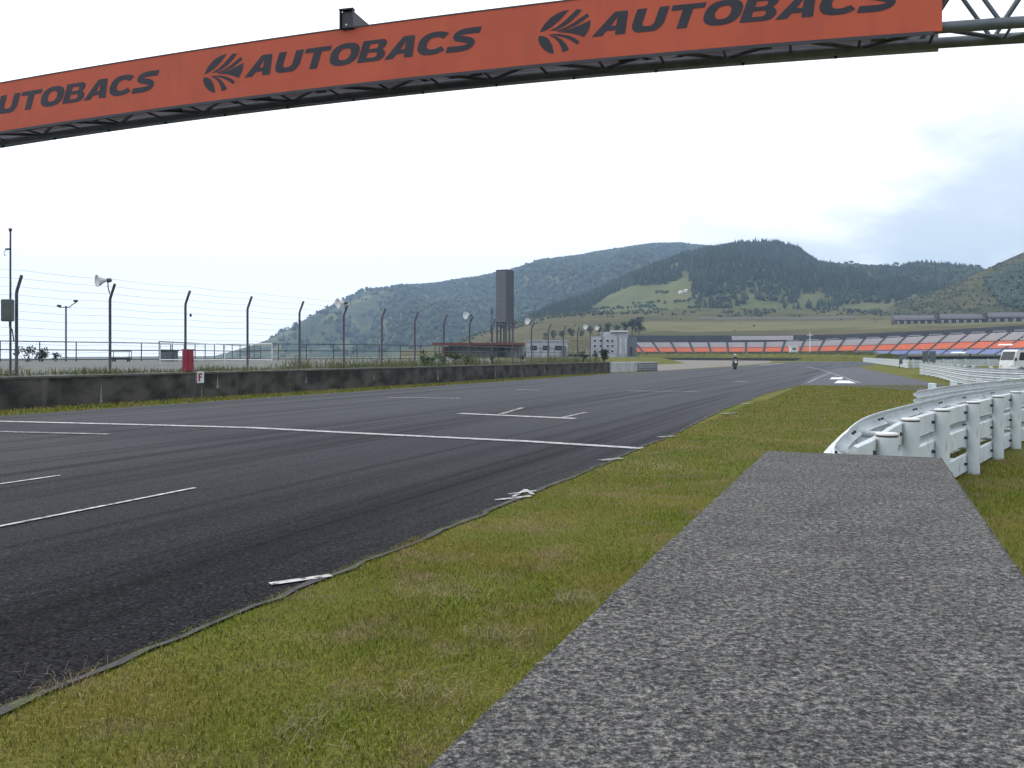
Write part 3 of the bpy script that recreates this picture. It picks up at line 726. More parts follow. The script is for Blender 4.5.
VL = ['leftmost low tree of the dark row behind the pale control building', 'second low tree of the dark row behind the pale control building, from the left', 'third dark tree left of the control building roof', 'fourth dark tree left of the control building roof', 'fifth dark tree of the row, just left of the control building',
      'dark tree rising behind the left corner of the control building', 'dark tree rising behind the windows of the control building', 'dark tree behind the middle of the control building', 'dark tree behind the white roof of the control building', 'dark tree just right of the white roof, shorter than the next two', 'second tallest dark tree at the right end of the row', 'tallest dark tree at the right end of the row behind the control building']
for (x, y, hpx), lab in zip(VT, VL):
    d = 430 + rng.uniform(-8, 8); p = P(x, y, d); p.z = min(p.z, Dz(x, d) + .2); h = hpx / FPX * d + (yz(y, d) - p.z); tree(p, h, lab, 'dark trees behind the control building')

# ------------------------------------------------------------------ grandstand
def grandstand():
    azc = math.atan((745 - 512) / FPX); Rr = 110.0; Dc = 286.0
    C = Vector((math.sin(azc) * Dc, math.cos(azc) * Dc, 0))
    def S(phi, r, z):           # phi positive to the right
        a = azc + phi; return C + Vector((math.sin(a) * r, math.cos(a) * r, z))
    root = empty('grandstand', S(0, Rr, 0), label='long curved grandstand with grey, orange and blue seat bays below the embankment', cat='grandstand')
    base = Vector(root.location)
    step = R(3.65); k0, k1 = -7, 22
    def zw(phi): return 1 + .22 * smooth(.2, 1.0, phi)
    def zf(phi): return .86 + .36 * smooth(-.05, 1.0, phi)
    tiers = [('blue_seat_block', 'seat_blue', 0, 6.5, 1.0, 3.15), ('orange_seat_block', 'seat_orange', 6.9, 13.2, 3.35, 5.55), ('grey_seat_block', 'seat_grey', 13.6, 21.5, 5.75, 8.5)]
    for k in range(k0, k1):
        p0, p1 = k * step + R(.42), (k + 1) * step
        for nm, m, r0, r1, z0, z1 in tiers:
            if nm == 'blue_seat_block' and k < 6: continue
            mb = MB(); nst = 5
            for i in range(nst):
                ra, rb = r0 + (r1 - r0) * i / nst, r0 + (r1 - r0) * (i + 1) / nst
                za, zb = z0 + (z1 - z0) * i / nst, z0 + (z1 - z0) * (i + 1) / nst
                f0, f1 = zf(p0), zf(p1)
                v = [S(p0, Rr + ra, za * f0), S(p1, Rr + ra, za * f1), S(p1, Rr + ra, zb * f1), S(p0, Rr + ra, zb * f0), S(p1, Rr + rb, zb * f1), S(p0, Rr + rb, zb * f0)]
                mb.add([q - base for q in v], [(0, 1, 2, 3), (3, 2, 4, 5)])
            mb.build(nm, M[m], root)
        mb = MB(); f0 = zf(k * step); pa, pb = k * step, k * step + R(.40)
        lo = [S(pa, Rr - .3, .7 * f0), S(pb, Rr - .3, .7 * f0), S(pb, Rr + 22, 8.85 * f0), S(pa, Rr + 22, 8.85 * f0)]
        up = [q + Vector((0, 0, .35)) for q in lo]
        mb.add([q - base for q in lo + up], [(3, 2, 1, 0), (4, 5, 6, 7), (0, 1, 5, 4), (1, 2, 6, 5), (2, 3, 7, 6), (3, 0, 4, 7)])
        mb.build('aisle', M['aisle'], root)
    # structure under the seats, back wall, parapet
    def ring(prof, name, m, a, b, n=64, zf=zf):
        mb = MB(); vs_ = []; q = len(prof)
        for i in range(n + 1):
            ph = a + (b - a) * i / n
            for r, z in prof: vs_.append(S(ph, Rr + r, z * zf(ph)) - base)
        fs = [(i * q + j, (i + 1) * q + j, (i + 1) * q + (j + 1) % q, i * q + (j + 1) % q) for i in range(n) for j in range(q)]
        fs += [tuple(range(q)), tuple(range(n * q + q - 1, n * q - 1, -1))]
        return mb.add(vs_, fs).build(name, m, root, fix=True)
    a, b = k0 * step, k1 * step
    ring([(-.2, -2), (-.2, .55), (6.6, 2.75), (13.4, 5.2), (21.6, 8.1), (21.6, -2)], 'stand_base', M['aisle'], a, b)
    ring([(22.3, -2), (22.3, 10.45), (23.0, 10.45), (23.0, -2)], 'back_wall', M['stand_wall'], a, b, zf=zw)
    ring([(-.9, -1), (-.9, 1.05), (-.6, 1.05), (-.6, -1)], 'front_wall', M['light_concrete'], R(18), b)
    # white gate frames standing at the top of each bay on the right side
    for k in range(2, k1):
        f = zf(k * step); mb = MB()
        pts = [S(k * step + R(.5), Rr + 21.9, 8.6 * f), S(k * step + R(.5), Rr + 21.9, 9.15 * f), S((k + .75) * step, Rr + 21.9, 9.15 * f)]
        mb.tube([q - base for q in pts], .09, 5); mb.build('top_rail', M['white'], root)
    # pale hoarding hiding part of the back wall
    mb = MB(); v = []
    for ph in np.linspace(R(-2.5), R(9), 8): v += [S(ph, Rr + 21.9, 8.3) - base, S(ph, Rr + 21.9, 10.2) - base, S(ph, Rr + 22.15, 10.2) - base, S(ph, Rr + 22.15, 8.3) - base]
    f = [(i * 4 + j, i * 4 + 4 + j, i * 4 + 4 + (j + 1) % 4, i * 4 + (j + 1) % 4) for i in range(7) for j in range(4)] + [(3, 2, 1, 0), (28, 29, 30, 31)]
    mb.add(v, f).build('hoarding', M['seat_grey'], root, fix=True)
    for nm, ph, rr, w, lab in (('tarpaulin', R(50.5), 8.2, 5.0, 'white sheet lying across orange seats of the grandstand'), ('tarpaulin', R(43.5), 1.5, 5.2, 'white sheet lying along the lowest blue seats')):
        z = (3.35 + 2.2 * (rr - 6.9) / 6.3 if rr > 6 else 1 + 2.15 * rr / 6.5) * zf(ph) + .55
        pt = [S(ph - R(w * .28), Rr + rr, z), S(ph + R(w * .28), Rr + rr, z), S(ph + R(w * .28), Rr + rr + 1.3, z + .5), S(ph - R(w * .28), Rr + rr + 1.3, z + .5)]
        cen = sum(pt, Vector()) / 4
        o = MB().add([q - cen for q in pt] + [q - cen - Vector((0, 0, .12)) for q in pt], [(0, 1, 2, 3), (7, 6, 5, 4), (0, 4, 5, 1), (1, 5, 6, 2), (2, 6, 7, 3), (3, 7, 4, 0)]).build(nm, M['white'], loc=cen, fix=True)
        tag(o, lab, 'tarpaulin')
    return S
GS = grandstand()

# three long huts above the stand
def hut(x0, x1, y0, y1, d, lab):
    c = P((x0 + x1) / 2, y1, d); c.z = min(c.z, Dz((x0 + x1) / 2, d) + .3)
    L = (x1 - x0) / FPX * d; h = (y1 - y0) / FPX * d; az = -math.atan2(c.x, c.y) * .35
    r = empty('long_hut', c, az, label=lab, cat='hut', group='long huts on the slope above the grandstand')
    D_ = 8
    MB().box((0, D_ / 2, h * .24), (L * .97, D_, h * .52 + 1.0)).build('wall', M['brown_wall'], r)
    mb = MB(); e = .8; zr, ze = h, h * .48
    mb.add([(-L / 2, -e, ze), (L / 2, -e, ze), (L / 2, D_ * .5, zr), (-L / 2, D_ * .5, zr), (L / 2, D_ + e, ze), (-L / 2, D_ + e, ze),
            (-L / 2, -e, ze - .25), (L / 2, -e, ze - .25), (L / 2, D_ + e, ze - .25), (-L / 2, D_ + e, ze - .25)],
           [(0, 1, 2, 3), (3, 2, 4, 5), (6, 7, 1, 0), (9, 8, 7, 6), (8, 9, 5, 4), (1, 7, 8, 4, 2), (0, 3, 5, 9, 6)])
    mb.build('roof', M['roof_grey'], r, fix=True)
    MB().box((L * .47, D_ * .4, h * .62), (L * .05, D_ * 1.2, h * .9)).build('end_gable', M['brown_wall'], r)
    for k in range(6):
        f = MB().box((-L * .42 + k * L * .158, -.06, h * .2), (L * .05, .12, h * .26)).build('window', M['white'], r)
        MB().box((0, 0, 0), (L * .03, .1, h * .14)).build('pane', M['glass'], f, loc=(-L * .42 + k * L * .158, -.09, h * .2))
hut(896, 937.5, 311.2, 320.5, 480, 'leftmost of three long grey roofed huts above the grandstand')
hut(940, 985, 310.0, 319.5, 476, 'middle of three long grey roofed huts above the grandstand')
hut(987.5, 1036, 308.4, 318.5, 472, 'rightmost long grey roofed hut, cut by the edge of the photo')

# small sheds on the meadow of the forest hill
for x, y, wpx, lab in ((680.6, 293.6, 3.0, 'lower of two tiny white sheds on the hillside meadow'), (685.6, 291.6, 2.6, 'upper of two tiny white sheds on the hillside meadow')):
    d = 760; best = min(np.linspace(0, 1, 80), key=lambda t: abs((HOR - (fB(x, t)[1] - CAMZ) / fB(x, t)[0] * FPX) - y))
    d, z = fB(x, best); r = empty('shed', ((x - 512) / FPX * d, d, z - .3), R(12), label=lab, cat='shed', group='white sheds on the meadow'); w = wpx / FPX * d
    MB().box((0, 0, .8), (w, 3, 1.9)).build('wall', M['white'], r)
    MB().add([(-w / 2 - .2, -1.8, 1.75), (w / 2 + .2, -1.8, 1.75), (w / 2 + .2, 0, 2.6), (-w / 2 - .2, 0, 2.6), (w / 2 + .2, 1.8, 1.75), (-w / 2 - .2, 1.8, 1.75)], [(0, 1, 2, 3), (3, 2, 4, 5), (1, 4, 2), (0, 3, 5), (0, 5, 4, 1)]).build('roof', M['white'], r, fix=True)

# ------------------------------------------------------------------ far end of the track: bank and tyres
def bank():
    path = [P(x, 355, d) for x, d in ((600, 296), (650, 288), (720, 270), (800, 246), (850, 228), (879, 218))]
    for p in path: p.z = 0
    cur = MB().sweep(path, [(2.4, -.3), (1.2, 1.15), (0, 1.75), (-3.0, 2.0), (-6.5, 1.6), (-9, -.3)][::-1]).build('earth_bank', M['ground'], fix=True)
    tag(cur, kind='structure')
    # a low row of black tyres along the foot
    q = MB().sweep([p + (Vector((0, -3.3, 0))) for p in path], [(-.5, -.1), (-.5, .72), (.35, .72), (.35, -.1)]).build('tyre_barrier', M['tyre_black'], fix=True)
    tag(q, 'low black tyre barrier along the foot of the far green bank', 'barrier')
    return path
BP = bank()
def blades(name, pts, h, w, m, kind='stuff', lean=.45, segs=2):
    """grass blades at points pts (n,3); h, w arrays"""
    n = len(pts); p = np.asarray(pts, float)
    a = rng.uniform(0, 2 * math.pi, n); dirv = np.stack([np.cos(a), np.sin(a), np.zeros(n)], 1)
    b = rng.uniform(0, 2 * math.pi, n); side = np.stack([np.cos(b), np.sin(b), np.zeros(n)], 1) * (np.asarray(w) / 2)[:, None]
    le = (rng.uniform(.1, 1, n) * lean)[:, None]; hh = np.asarray(h)[:, None]; up = np.array([0, 0, 1.0])
    mid = p + up * hh * .55 + dirv * hh * le * .35; tip = p + up * hh * (1 - .35 * le) + dirv * hh * le
    V = np.stack([p - side, p + side, mid - side * .7, mid + side * .7, tip], 1).reshape(-1, 3)
    base = np.arange(n)[:, None] * 5
    F = np.concatenate([base + [0, 1, 3], base + [0, 3, 2], base + [2, 3, 4]], 0)
    o = np_mesh(name, V, F, m)
    return tag(o, kind=kind)
pts = []
for i in range(2600):
    k = rng.integers(0, len(BP) - 1); t = rng.uniform(); q = BP[k].lerp(BP[k + 1], t); o = rng.uniform(-1.5, 6.5)
    pts.append((q.x, q.y + o, 1.5 if 0 < o < 6 else .9))
pts = np.array(pts); blades('bank_weeds', pts, rng.uniform(.5, 1.5, len(pts)) , rng.uniform(.12, .35, len(pts)), M['weed'])

# white hut on the bank, pole in front of the stand
r = empty('white_hut', P(793.5, 352.2, 262), label='small white hut on the green bank before the orange seats', cat='hut')
MB().box((0, 0, .8), (2.0, 2, 1.7), bev=.08).build('wall', M['white'], r); MB().box((0, 0, 1.78), (2.3, 2.3, .25)).build('roof', M['white'], r); MB().box((-.1, -1.02, .95), (1.0, .06, .5)).build('window', M['glass'], r)
p = P(810, 353, 250); p.z = 0
r = empty('pole', p, label='thin pale pole with crossbar standing before the grandstand', cat='pole')
MB().tube([(0, 0, 0), (0, 0, 7.9)], [.16, .11], 8).build('shaft', M['white'], r); MB().box((0, 0, 7.1), (1.6, .12, .18)).build('crossbar', M['white'], r)

# ------------------------------------------------------------------ left wall, fence, loudspeakers
wl_ = MB().sweep([W(-36, 0), W(-10, 0), W(10, 0), W(30, 0), W(60.8, 0)], [(0, -.2), (0, .90), (-.35, .90), (-.35, -.2)][::-1]).build('wall_face', M['wall'], fix=True)
wr = empty('concrete_wall', W(0, .2), label='long low dark stained concrete wall along the left of the track', cat='wall')
wl_.parent = wr; wl_.matrix_parent_inverse = Matrix.Translation(-Vector(wr.location))
cp = MB().sweep([W(-36, 0), W(10, 0), W(60.8, 0)], [(.03, .902), (.03, .965), (-.38, .965), (-.38, .902)][::-1]).build('coping', M['wall_cap'], wr, fix=True)
cp.matrix_parent_inverse = Matrix.Translation(-Vector(wr.location))
# pale lime runs on the wall face
lime = mat('lime_run', (.34, .33, .30), .9, (.16, .155, .145), 14, 6)
mb = MB()
for t, w, z0, z1 in ((3.55, .10, .06, .70), (8.15, .05, .05, .55), (9.0, .16, .35, .85), (14.6, .12, .4, .85), (20.2, .10, .35, .8), (27, .14, .2, .8), (35, .1, .2, .8), (44, .15, .3, .85)):
    a = W(t, -.004); k = WD * w
    mb.add([a - k * .5 + Vector((0, 0, z0)), a + k * .5 + Vector((0, 0, z0)), a + k * .16 + Vector((0, 0, z1 * .7)), a + k * .03 + Vector((0, 0, z1)), a - k * .03 + Vector((0, 0, z1)), a - k * .2 + Vector((0, 0, z1 * .7))], [(0, 1, 2, 3, 4, 5)])
o = mb.build('lime_stain', lime, wr); o.matrix_parent_inverse = Matrix.Translation(-Vector(wr.location))

FT0, FSP, FN = 1.3, 3.55, 18
fence = empty('catch_fence', W(FT0, 1.0, .95), label='tall wire fence of bent dark posts on top of the left wall', cat='fence')
fb = Vector(fence.location)
pp = MB(); tip = -WN * .22
pp.tube([(0, 0, -.1), (0, 0, 2.52), tip * .12 + Vector((0, 0, 2.62)), tip + Vector((0, 0, 3.06))], .048, 8)
post0 = pp.build('post', M['post_dark'], fence); post0.location = W(FT0 - FSP * 2, 1.0, .95) - fb
for k in range(-1, FN):
    c = post0.copy(); COL.objects.link(c); c.parent = fence; c.location = W(FT0 + FSP * k, 1.0, .95) - fb
for j in range(11):
    mb = MB(); path = []
    z = .75 + j * .245
    offv = Vector((0, 0, 0)) if z < 2.5 else tip * min(1, (z - 2.52) / .5)
    for k in range(-2, FN):
        t = FT0 + FSP * k; path.append(W(t, .95, .95 + z) + offv - fb)
        if k < FN - 1:
            path.append(W(t + FSP * .5, .95, .95 + z - .03 - .02 * random.random()) + offv - fb)
    mb.tube(path, .0052, 4, cap=False); mb.build('wire', M['wire'], fence)
MB().box(W(8.6, .93, 3.10) - fb, (.06, .06, .11), M=None).build('wire_tag', M['black'], fence)

def horn(loc, face, label, s=1.0):
    r = empty('horn_loudspeaker', loc, label=label, cat='loudspeaker', group='white horn loudspeakers on the fence posts')
    z = Vector(face).normalized(); x = Vector((0, 0, 1)).cross(z).normalized(); y = z.cross(x)
    Mx = Matrix((x, y, z)).transposed()
    prof = [(.235, .30), (.245, .31), (.225, .285), (.17, .17), (.10, .08), (.07, 0), (.045, -.02), (.045, -.06)]
    MB().lathe((0, 0, 0), [(a * s, b * s) for a, b in prof], 18, M=Mx).build('horn', M['white'], r, fix=True)
    MB().lathe((0, 0, 0), [(.05 * s, -.04 * s), (.085 * s, -.06 * s), (.085 * s, -.2 * s), (.05 * s, -.23 * s)], 12, M=Mx).build('driver', M['grey_box'], r)
    q = -z * .1 * s
    MB().tube([q, q + Vector((0, 0, -.22)) , q + Vector((.04, .03, -.45))], .02, 6).build('bracket', M['post_dark'], r)
    return r
def post_top(k): return W(FT0 + FSP * k, 1.0, .95 + 2.95)
hl_ = ['nearest white horn loudspeaker, on the second bent fence post from the left', 'white horn loudspeaker on the fence post against the bare hillside', 'white horn loudspeaker left of the scoreboard tower', 'white horn loudspeaker just right of the scoreboard tower', 'white horn loudspeaker left of the pale control building', 'farthest white horn loudspeaker, before the control building roof']
for (px, py), lab in zip(((106, 280), (343.5, 302.5), (469, 315), (530, 320.5), (587.5, 327), (617, 327)), hl_):
    # find the post nearest to that pixel
    best = min(range(-1, FN), key=lambda k: abs(PX(post_top(k))[0] - px))
    q = post_top(best); d = q.y; loc = P(px, py, d - .1)
    if abs(loc.x - q.x) > .55: loc.x = q.x - .3
    loc.z = q.z + .22
    horn(loc + Vector((0, -.05, 0)), (-.72, -.68, -.10), lab, .88 if px < 200 else 1.0)

# mast with control box beside the first post
q = W(1.25, 1.2, .95)
r = empty('antenna_mast', q, label='thin tall mast with small lamp arm at the left end of the fence', cat='mast')
MB().tube([(0, 0, 0), (0, 0, 2.2), (0, 0, 4.42)], [.035, .032, .026], 8).build('pole', M['post_dark'], r)
MB().box((0, 0, 4.45), (.07, .07, .09)).build('mast_cap', M['black'], r)
MB().box((-.07, -.02, 3.86), (.12, .06, .05)).tube([(-.12, -.02, 3.84), (-.19, -.02, 3.76), (-.16, -.02, 3.66), (-.1, -.02, 3.7)], .01, 5).build('lamp_arm', M['black'], r)
q = W(1.0, 1.0, 2.60)
r = empty('control_box', q, R(10), label='grey green electrical box strapped beside the first fence post', cat='electrical box')
MB().box((0, 0, .34), (.30, .26, .66), bev=.02).build('cabinet', M['grey_box'], r); MB().box((0, -.137, .34), (.25, .012, .58)).build('door', M['grey_box'], r)
MB().tube([(.05, 0, 0), (.05, .0, -.14), (.12, .02, -.24), (.16, .05, -.6)], .02, 6).build('conduit', M['black'], r)

# F board and crimson cabinet
t_f = 8.02
fr = empty('letter_board', W(t_f, -.03, .62), math.atan2(WD.y, WD.x), label='small white board with crimson letter F on the dark wall', cat='sign')
MB().box((0, 0, .16), (.40, .03, .42)).build('board', M['white'], fr)
fm = MB().box((-.05, -.018, .16), (.075, .008, .30)).box((.045, -.018, .282), (.11, .008, .06)).box((.03, -.018, .165), (.08, .008, .055))
fm.box((-.18, -.018, .16), (.04, .006, .42))
fm.build('letter', M['red_box'], fr)
cr = empty('crimson_cabinet', W(8.04, .55, .965), math.atan2(WD.y, WD.x), label='upright crimson cabinet on the wall top beside a fence post', cat='cabinet')
MB().box((0, 0, .40), (.34, .26, .80), bev=.02).build('body', M['red_box'], cr); MB().box((0, -.137, .40), (.28, .012, .70)).build('door', M['red_box'], cr)
MB().box((.11, -.15, .42), (.02, .03, .1)).build('handle', M['black'], cr); MB().box((.02, 0, .83), (.38, .30, .04)).build('lid', M['red_box'], cr)

# lamp pole behind the fence
p = P(66, 362, 55); p.z = 1.1
r = empty('lamp_post', p, label='slim post with two small floodlights behind the fence', cat='lamp post')
MB().tube([(0, 0, 0), (0, 0, 3.5)], .055, 8).build('pole', M['post_dark'], r)
MB().tube([(-.45, 0, 3.42), (.2, 0, 3.42), (.35, 0, 3.55), (.62, 0, 3.72)], .03, 6).build('arm', M['post_dark'], r)
for x, z in ((-.4, 3.5), (.62, 3.80)):
    MB().box((x, -.05, z), (.22, .2, .14), bev=.03).build('floodlight', M['charcoal'], r)

# railings behind the fence
def railing(pts, label, m, h=1.15, sp=2.0, rails=(1.0, .6, .12), zb=1.2, thick=.03, name='railing'):
    pts = [Vector((a, b, zb)) for a, b in pts]
    r = empty(name, pts[0], label=label, cat='railing'); b0 = Vector(pts[0])
    for fr_ in rails:
        MB().tube([p - b0 + Vector((0, 0, h * fr_)) for p in pts], thick, 6).build('rail', m, r)
    for a, b in zip(pts[:-1], pts[1:]):
        n = max(1, round((b - a).length / sp))
        for i in range(n + (1 if b is pts[-1] else 0)):
            q = a.lerp(b, i / n) - b0; MB().tube([q, q + Vector((0, 0, h))], thick * 1.1, 6).build('railing_post', m, r)
railing([(-32, 40), (-27.3, 48), (-22.0, 58)], 'dark three bar railing behind the left end of the fence', M['green_rail'], sp=2.3)
railing([(-17.5, 60), (-12.5, 63), (-5.8, 72), (.6, 92), (9, 112)], 'dark green railing running behind the fence towards the buildings', M['green_rail'], sp=2.2)
railing([(-17.6, 45), (-14.5, 45.4), (-12.0, 45)], 'low white railing behind the crimson cabinet', M['white'], h=.95, sp=2.6, rails=(1.0, .16), zb=1.2, name='white_railing')
railing([(-19.6, 50), (-20.5, 62), (-21.8, 78)], 'dark railing leading away behind the crimson cabinet', M['green_rail'], sp=2.6)
# frame bench, grey cabinet
p = P(120, 361.5, 52); p.z = 1.2
r = empty('trolley', p, R(8), label='dark metal frame trolley standing behind the railing', cat='trolley')
MB().tube([(-.5, 0, .12), (-.5, 0, .62), (.5, 0, .62), (.5, 0, .12)], .03, 6).tube([(-.5, .5, .12), (-.5, .5, .62), (.5, .5, .62), (.5, .5, .12)], .03, 6).tube([(-.5, 0, .62), (-.5, .5, .62)], .03, 6).tube([(.5, 0, .62), (.5, .5, .62)], .03, 6).build('frame', M['green_rail'], r)
MB().box((0, .25, .20), (1.0, .5, .12)).build('deck', M['charcoal'], r)
for sx in (-.4, .4):
    for sy in (.05, .45): MB().lathe((sx, sy, .08), [(.03, -.03), (.08, -.025), (.08, .025), (.03, .03)], 10, 'X').build('wheel', M['rubber'], r)
p = P(169, 360, 58); p.z = 1.2
r = empty('grey_cabinet', p, R(-10), label='grey cabinet standing behind the fence left of the crimson cabinet', cat='cabinet')
MB().box((0, 0, .32), (1.0, .5, .64), bev=.02).build('body', M['grey_box'], r); MB().box((0, 0, .67), (1.1, .6, .06)).build('lid', M['steel'], r); MB().box((-.24, -.256, .32), (.44, .012, .54)).build('door', M['steel'], r); MB().box((.24, -.256, .32), (.44, .012, .54)).build('door', M['steel'], r)

# shrubs
def shrub(loc, h, w, label, group=None, n=260, m='leaf'):
    r = empty('shrub', loc, label=label, cat='shrub', group=group); st = MB(); cs, rs = [], []
    for k in range(7):
        a = k * 2.4 + rng.uniform(-.4, .4); rad = w * .5 * rng.uniform(.1, .8); q = Vector((rad * math.cos(a), rad * math.sin(a), h * rng.uniform(.35, .85)))
        st.tube([(0, 0, -.05), q], [h * .02, h * .008], 4); cs.append(tuple(q)); rs.append(min(w, h) * rng.uniform(.18, .3))
    st.build('stem', M['bark'], r); V, F = leaf_cloud(cs, rs, n, min(h, w) * .07, .9); np_mesh('foliage', V, F, M[m], parent=r)
for x, d, h, w, lab in ((28, 50, .85, 1.6, 'wide dark shrub behind the railing by the first fence post'), (42, 51, .8, 1.5, 'dark shrub right of the wide one behind the railing'), (56, 52, .55, .6, 'small dark shrub left of the lamp post')):
    p = P(x, 362, d); p.z = 1.2; shrub(p, h, w, lab, 'dark shrubs behind the railing', 300, 'leaf_dark')
sl = ['leafy sapling growing from the wall top before the red roofed building, leftmost', 'bushy green shrub on the wall top before the red roofed building', 'round green shrub on the wall top, just left of the third loudspeaker', 'low green shrub on the wall top under the third loudspeaker',
      'thin sapling on the wall top left of the scoreboard legs', 'thin sapling on the wall top before the pale low building', 'dark upright shrub on the wall top, sixth from the wall end', 'dark upright shrub on the wall top, fifth from the wall end', 'dark upright shrub on the wall top, fourth from the wall end', 'dark upright shrub on the wall top, third from the wall end', 'dark upright shrub on the wall top, second from the wall end', 'dark upright shrub at the very end of the wall']
for (x, hpx, wpx), lab in zip(((425, 17, 16), (438, 15, 18), (455, 14, 16), (466, 13, 14), (492, 12, 7), (522, 11, 6), (583, 12, 8), (595, 13, 7), (608, 14, 7), (622, 13, 9), (632, 14, 10), (638, 14, 8)), sl):
    rat = (x - 512) / FPX; n = .75
    b0 = W(0, n); t = (rat * b0.y - b0.x) / (WD.x - rat * WD.y); t = min(t, 61.5)
    loc = W(t, n, .95); d = loc.y; shrub(loc, hpx / FPX * d, wpx / FPX * d * 1.1, lab, 'shrubs on the wall top', 220, 'leaf' if x < 500 else 'leaf_dark')
# weeds along the top of the wall
n = 26000; t = rng.uniform(-4, 61, n); o = rng.uniform(.36, 2.6, n)
keep = np.array([fbm(a * .55, b * .8, 5.1) + rng.uniform(-.5, .5) > -.12 for a, b in zip(t, o)]); t, o = t[keep], o[keep]; n = len(t)
hh = rng.uniform(.03, 1, n) ** 1.8 * .42 * (1 + 1.3 * np.clip(np.array([fbm(a * .35, 0, 3.3) for a in t]), -.4, 1)) * np.where((t > 15), 1.5, 1.0)
pts = np.array([tuple(W(a, b, .96)) for a, b in zip(t, o)])
blades('wall_top_weeds', pts, hh, rng.uniform(.012, .03, n), M['weed'], lean=1.0)
# verge blades at the foot of the wall
n = 14000; t = rng.uniform(-4, 55, n); o = -rng.uniform(0, 1.85, n); pts = np.array([tuple(W(a, b, 0)) for a, b in zip(t, o)])
blades('wall_foot_grass', pts, rng.uniform(.04, .12, n), rng.uniform(.02, .04, n), M['grass_blade'], lean=.7)

# concrete blocks and grey tyre stacks closing the wall
A_, B_ = Vector((8.95, 81.9, 0)), Vector((14.6, 91.0, 0)); dv = (B_ - A_).normalized(); ang = math.atan2(dv.y, dv.x); Ltot = (B_ - A_).length
blk = None
cl = ['pale concrete block adjoining the end of the dark wall', 'second pale concrete block after the end of the dark wall', 'third pale concrete block, next to the grey tyre stacks']
for k in range(3):
    c = A_ + dv * (1.05 + k * 2.0); o = MB().box((0, .25, .46), (1.94, .5, .96), bev=.04).build('concrete_block', M['light_concrete'], loc=c); o.rotation_euler.z = ang
    tag(o, cl[k], 'concrete block', 'pale blocks at the wall end')
s0 = A_ + dv * 6.1; ntk = int((Ltot - 6.0) / .66)
prof = [(.10, 0)]
for k in range(4): prof += [(.27, .23 * k + .01), (.33, .23 * k + .06), (.33, .23 * k + .17), (.27, .23 * k + .22)]
prof += [(.1, .93)]
tyre0 = None
tl = ['grey painted tyre stack next to the pale concrete blocks', 'second grey painted tyre stack from the concrete blocks', 'third grey painted tyre stack from the concrete blocks', 'fourth grey painted tyre stack from the concrete blocks', 'fifth grey painted tyre stack from the concrete blocks', 'sixth grey painted tyre stack from the concrete blocks', 'last grey painted tyre stack facing the gravel']
for k in range(min(ntk, 7)):
    if tyre0 is None: o = tyre0 = MB().lathe((0, 0, 0), prof, 14).build('tyre_stack', M['tyre_grey'])
    else: o = tyre0.copy(); COL.objects.link(o)
    o.location = s0 + dv * .66 * k + Vector((.1, .2, 0)); tag(o, tl[k], 'tyre stack', 'grey tyre stacks at the wall end')

# ------------------------------------------------------------------ buildings on the left
p = P(505, 345, 200); p.z = .9
r = empty('scoreboard_tower', p, label='tall slim scoreboard tower with grey face and dark side on legs', cat='scoreboard')
z0, z1 = 8.7, 20.3; fw = 2.55; sw = 3.6
rz = R(-28)
r.rotation_euler.z = rz
MB().box((0, 0, (z0 + z1) / 2 - .9), (fw, sw, z1 - z0)).build('housing', M['charcoal'], r)
fp = MB()
nrow = 12
for k in range(nrow):
    hh_ = (z1 - z0 - .3) / nrow; fp.box((0, -sw / 2 - .04, z0 - .75 + hh_ * (k + .5)), (fw - .06, .08, hh_ - .04))
fp.build('display_face', M['score_grey'], r)
MB().box((0, 0, z1 - .85), (fw + .12, sw + .12, .12)).build('roof', M['charcoal'], r)
for sx in (-1, 1):
    for sy in (-1, 0, 1): MB().box((sx * fw * .44, sy * sw * .44, (z0 - .9) / 2), (.30, .30, z0 - .9)).build('leg', M['steel_dark'], r)
for zz in (3.4, 7.2): MB().box((0, -sw * .44, zz), (fw, .16, .22)).box((0, sw * .44, zz), (fw, .16, .22)).box((-fw * .44, 0, zz), (.16, sw, .22)).box((fw * .44, 0, zz), (.16, sw, .22)).build('cross_brace', M['steel_dark'], r)
p = P(491.5, 345, 198); p.z = .9
r = empty('lamp_pole', p, label='thin dark pole just left of the scoreboard tower', cat='pole')
MB().tube([(0, 0, 0), (0, 0, 11.2)], [.16, .1], 8).build('shaft', M['post_dark'], r); MB().box((0, 0, 6.2), (.55, .3, 1.6)).box((.1, 0, 10.2), (.35, .2, .9)).build('signal_box', M['charcoal'], r)

p = P(478, 361, 110); p.z = 1.15
r = empty('covered_walkway', p, R(-6), label='low open shelter with thin red brown roof behind the fence', cat='shelter')
Lw = 11.2
MB().box((0, 2, 1.85), (Lw, 4.6, .14)).box((0, -.34, 1.80), (Lw + .06, .08, .30)).build('roof', M['roof_red'], r)
MB().box((.5, 3.6, .9), (Lw - 1.5, .15, 1.75)).build('back_wall', M['light_concrete'], r)
for k in range(7): MB().tube([(-Lw / 2 + .3 + k * (Lw - .6) / 6, -.2, 0), (-Lw / 2 + .3 + k * (Lw - .6) / 6, -.2, 1.8)], .06, 6).build('shelter_post', M['green_rail'], r)
for x in (-4.4, 2.6): MB().box((x, 2.9, .85), (1.1, .4, 1.2)).build('vending_machine', M['roof_red'] if x < 0 else M['charcoal'], r)

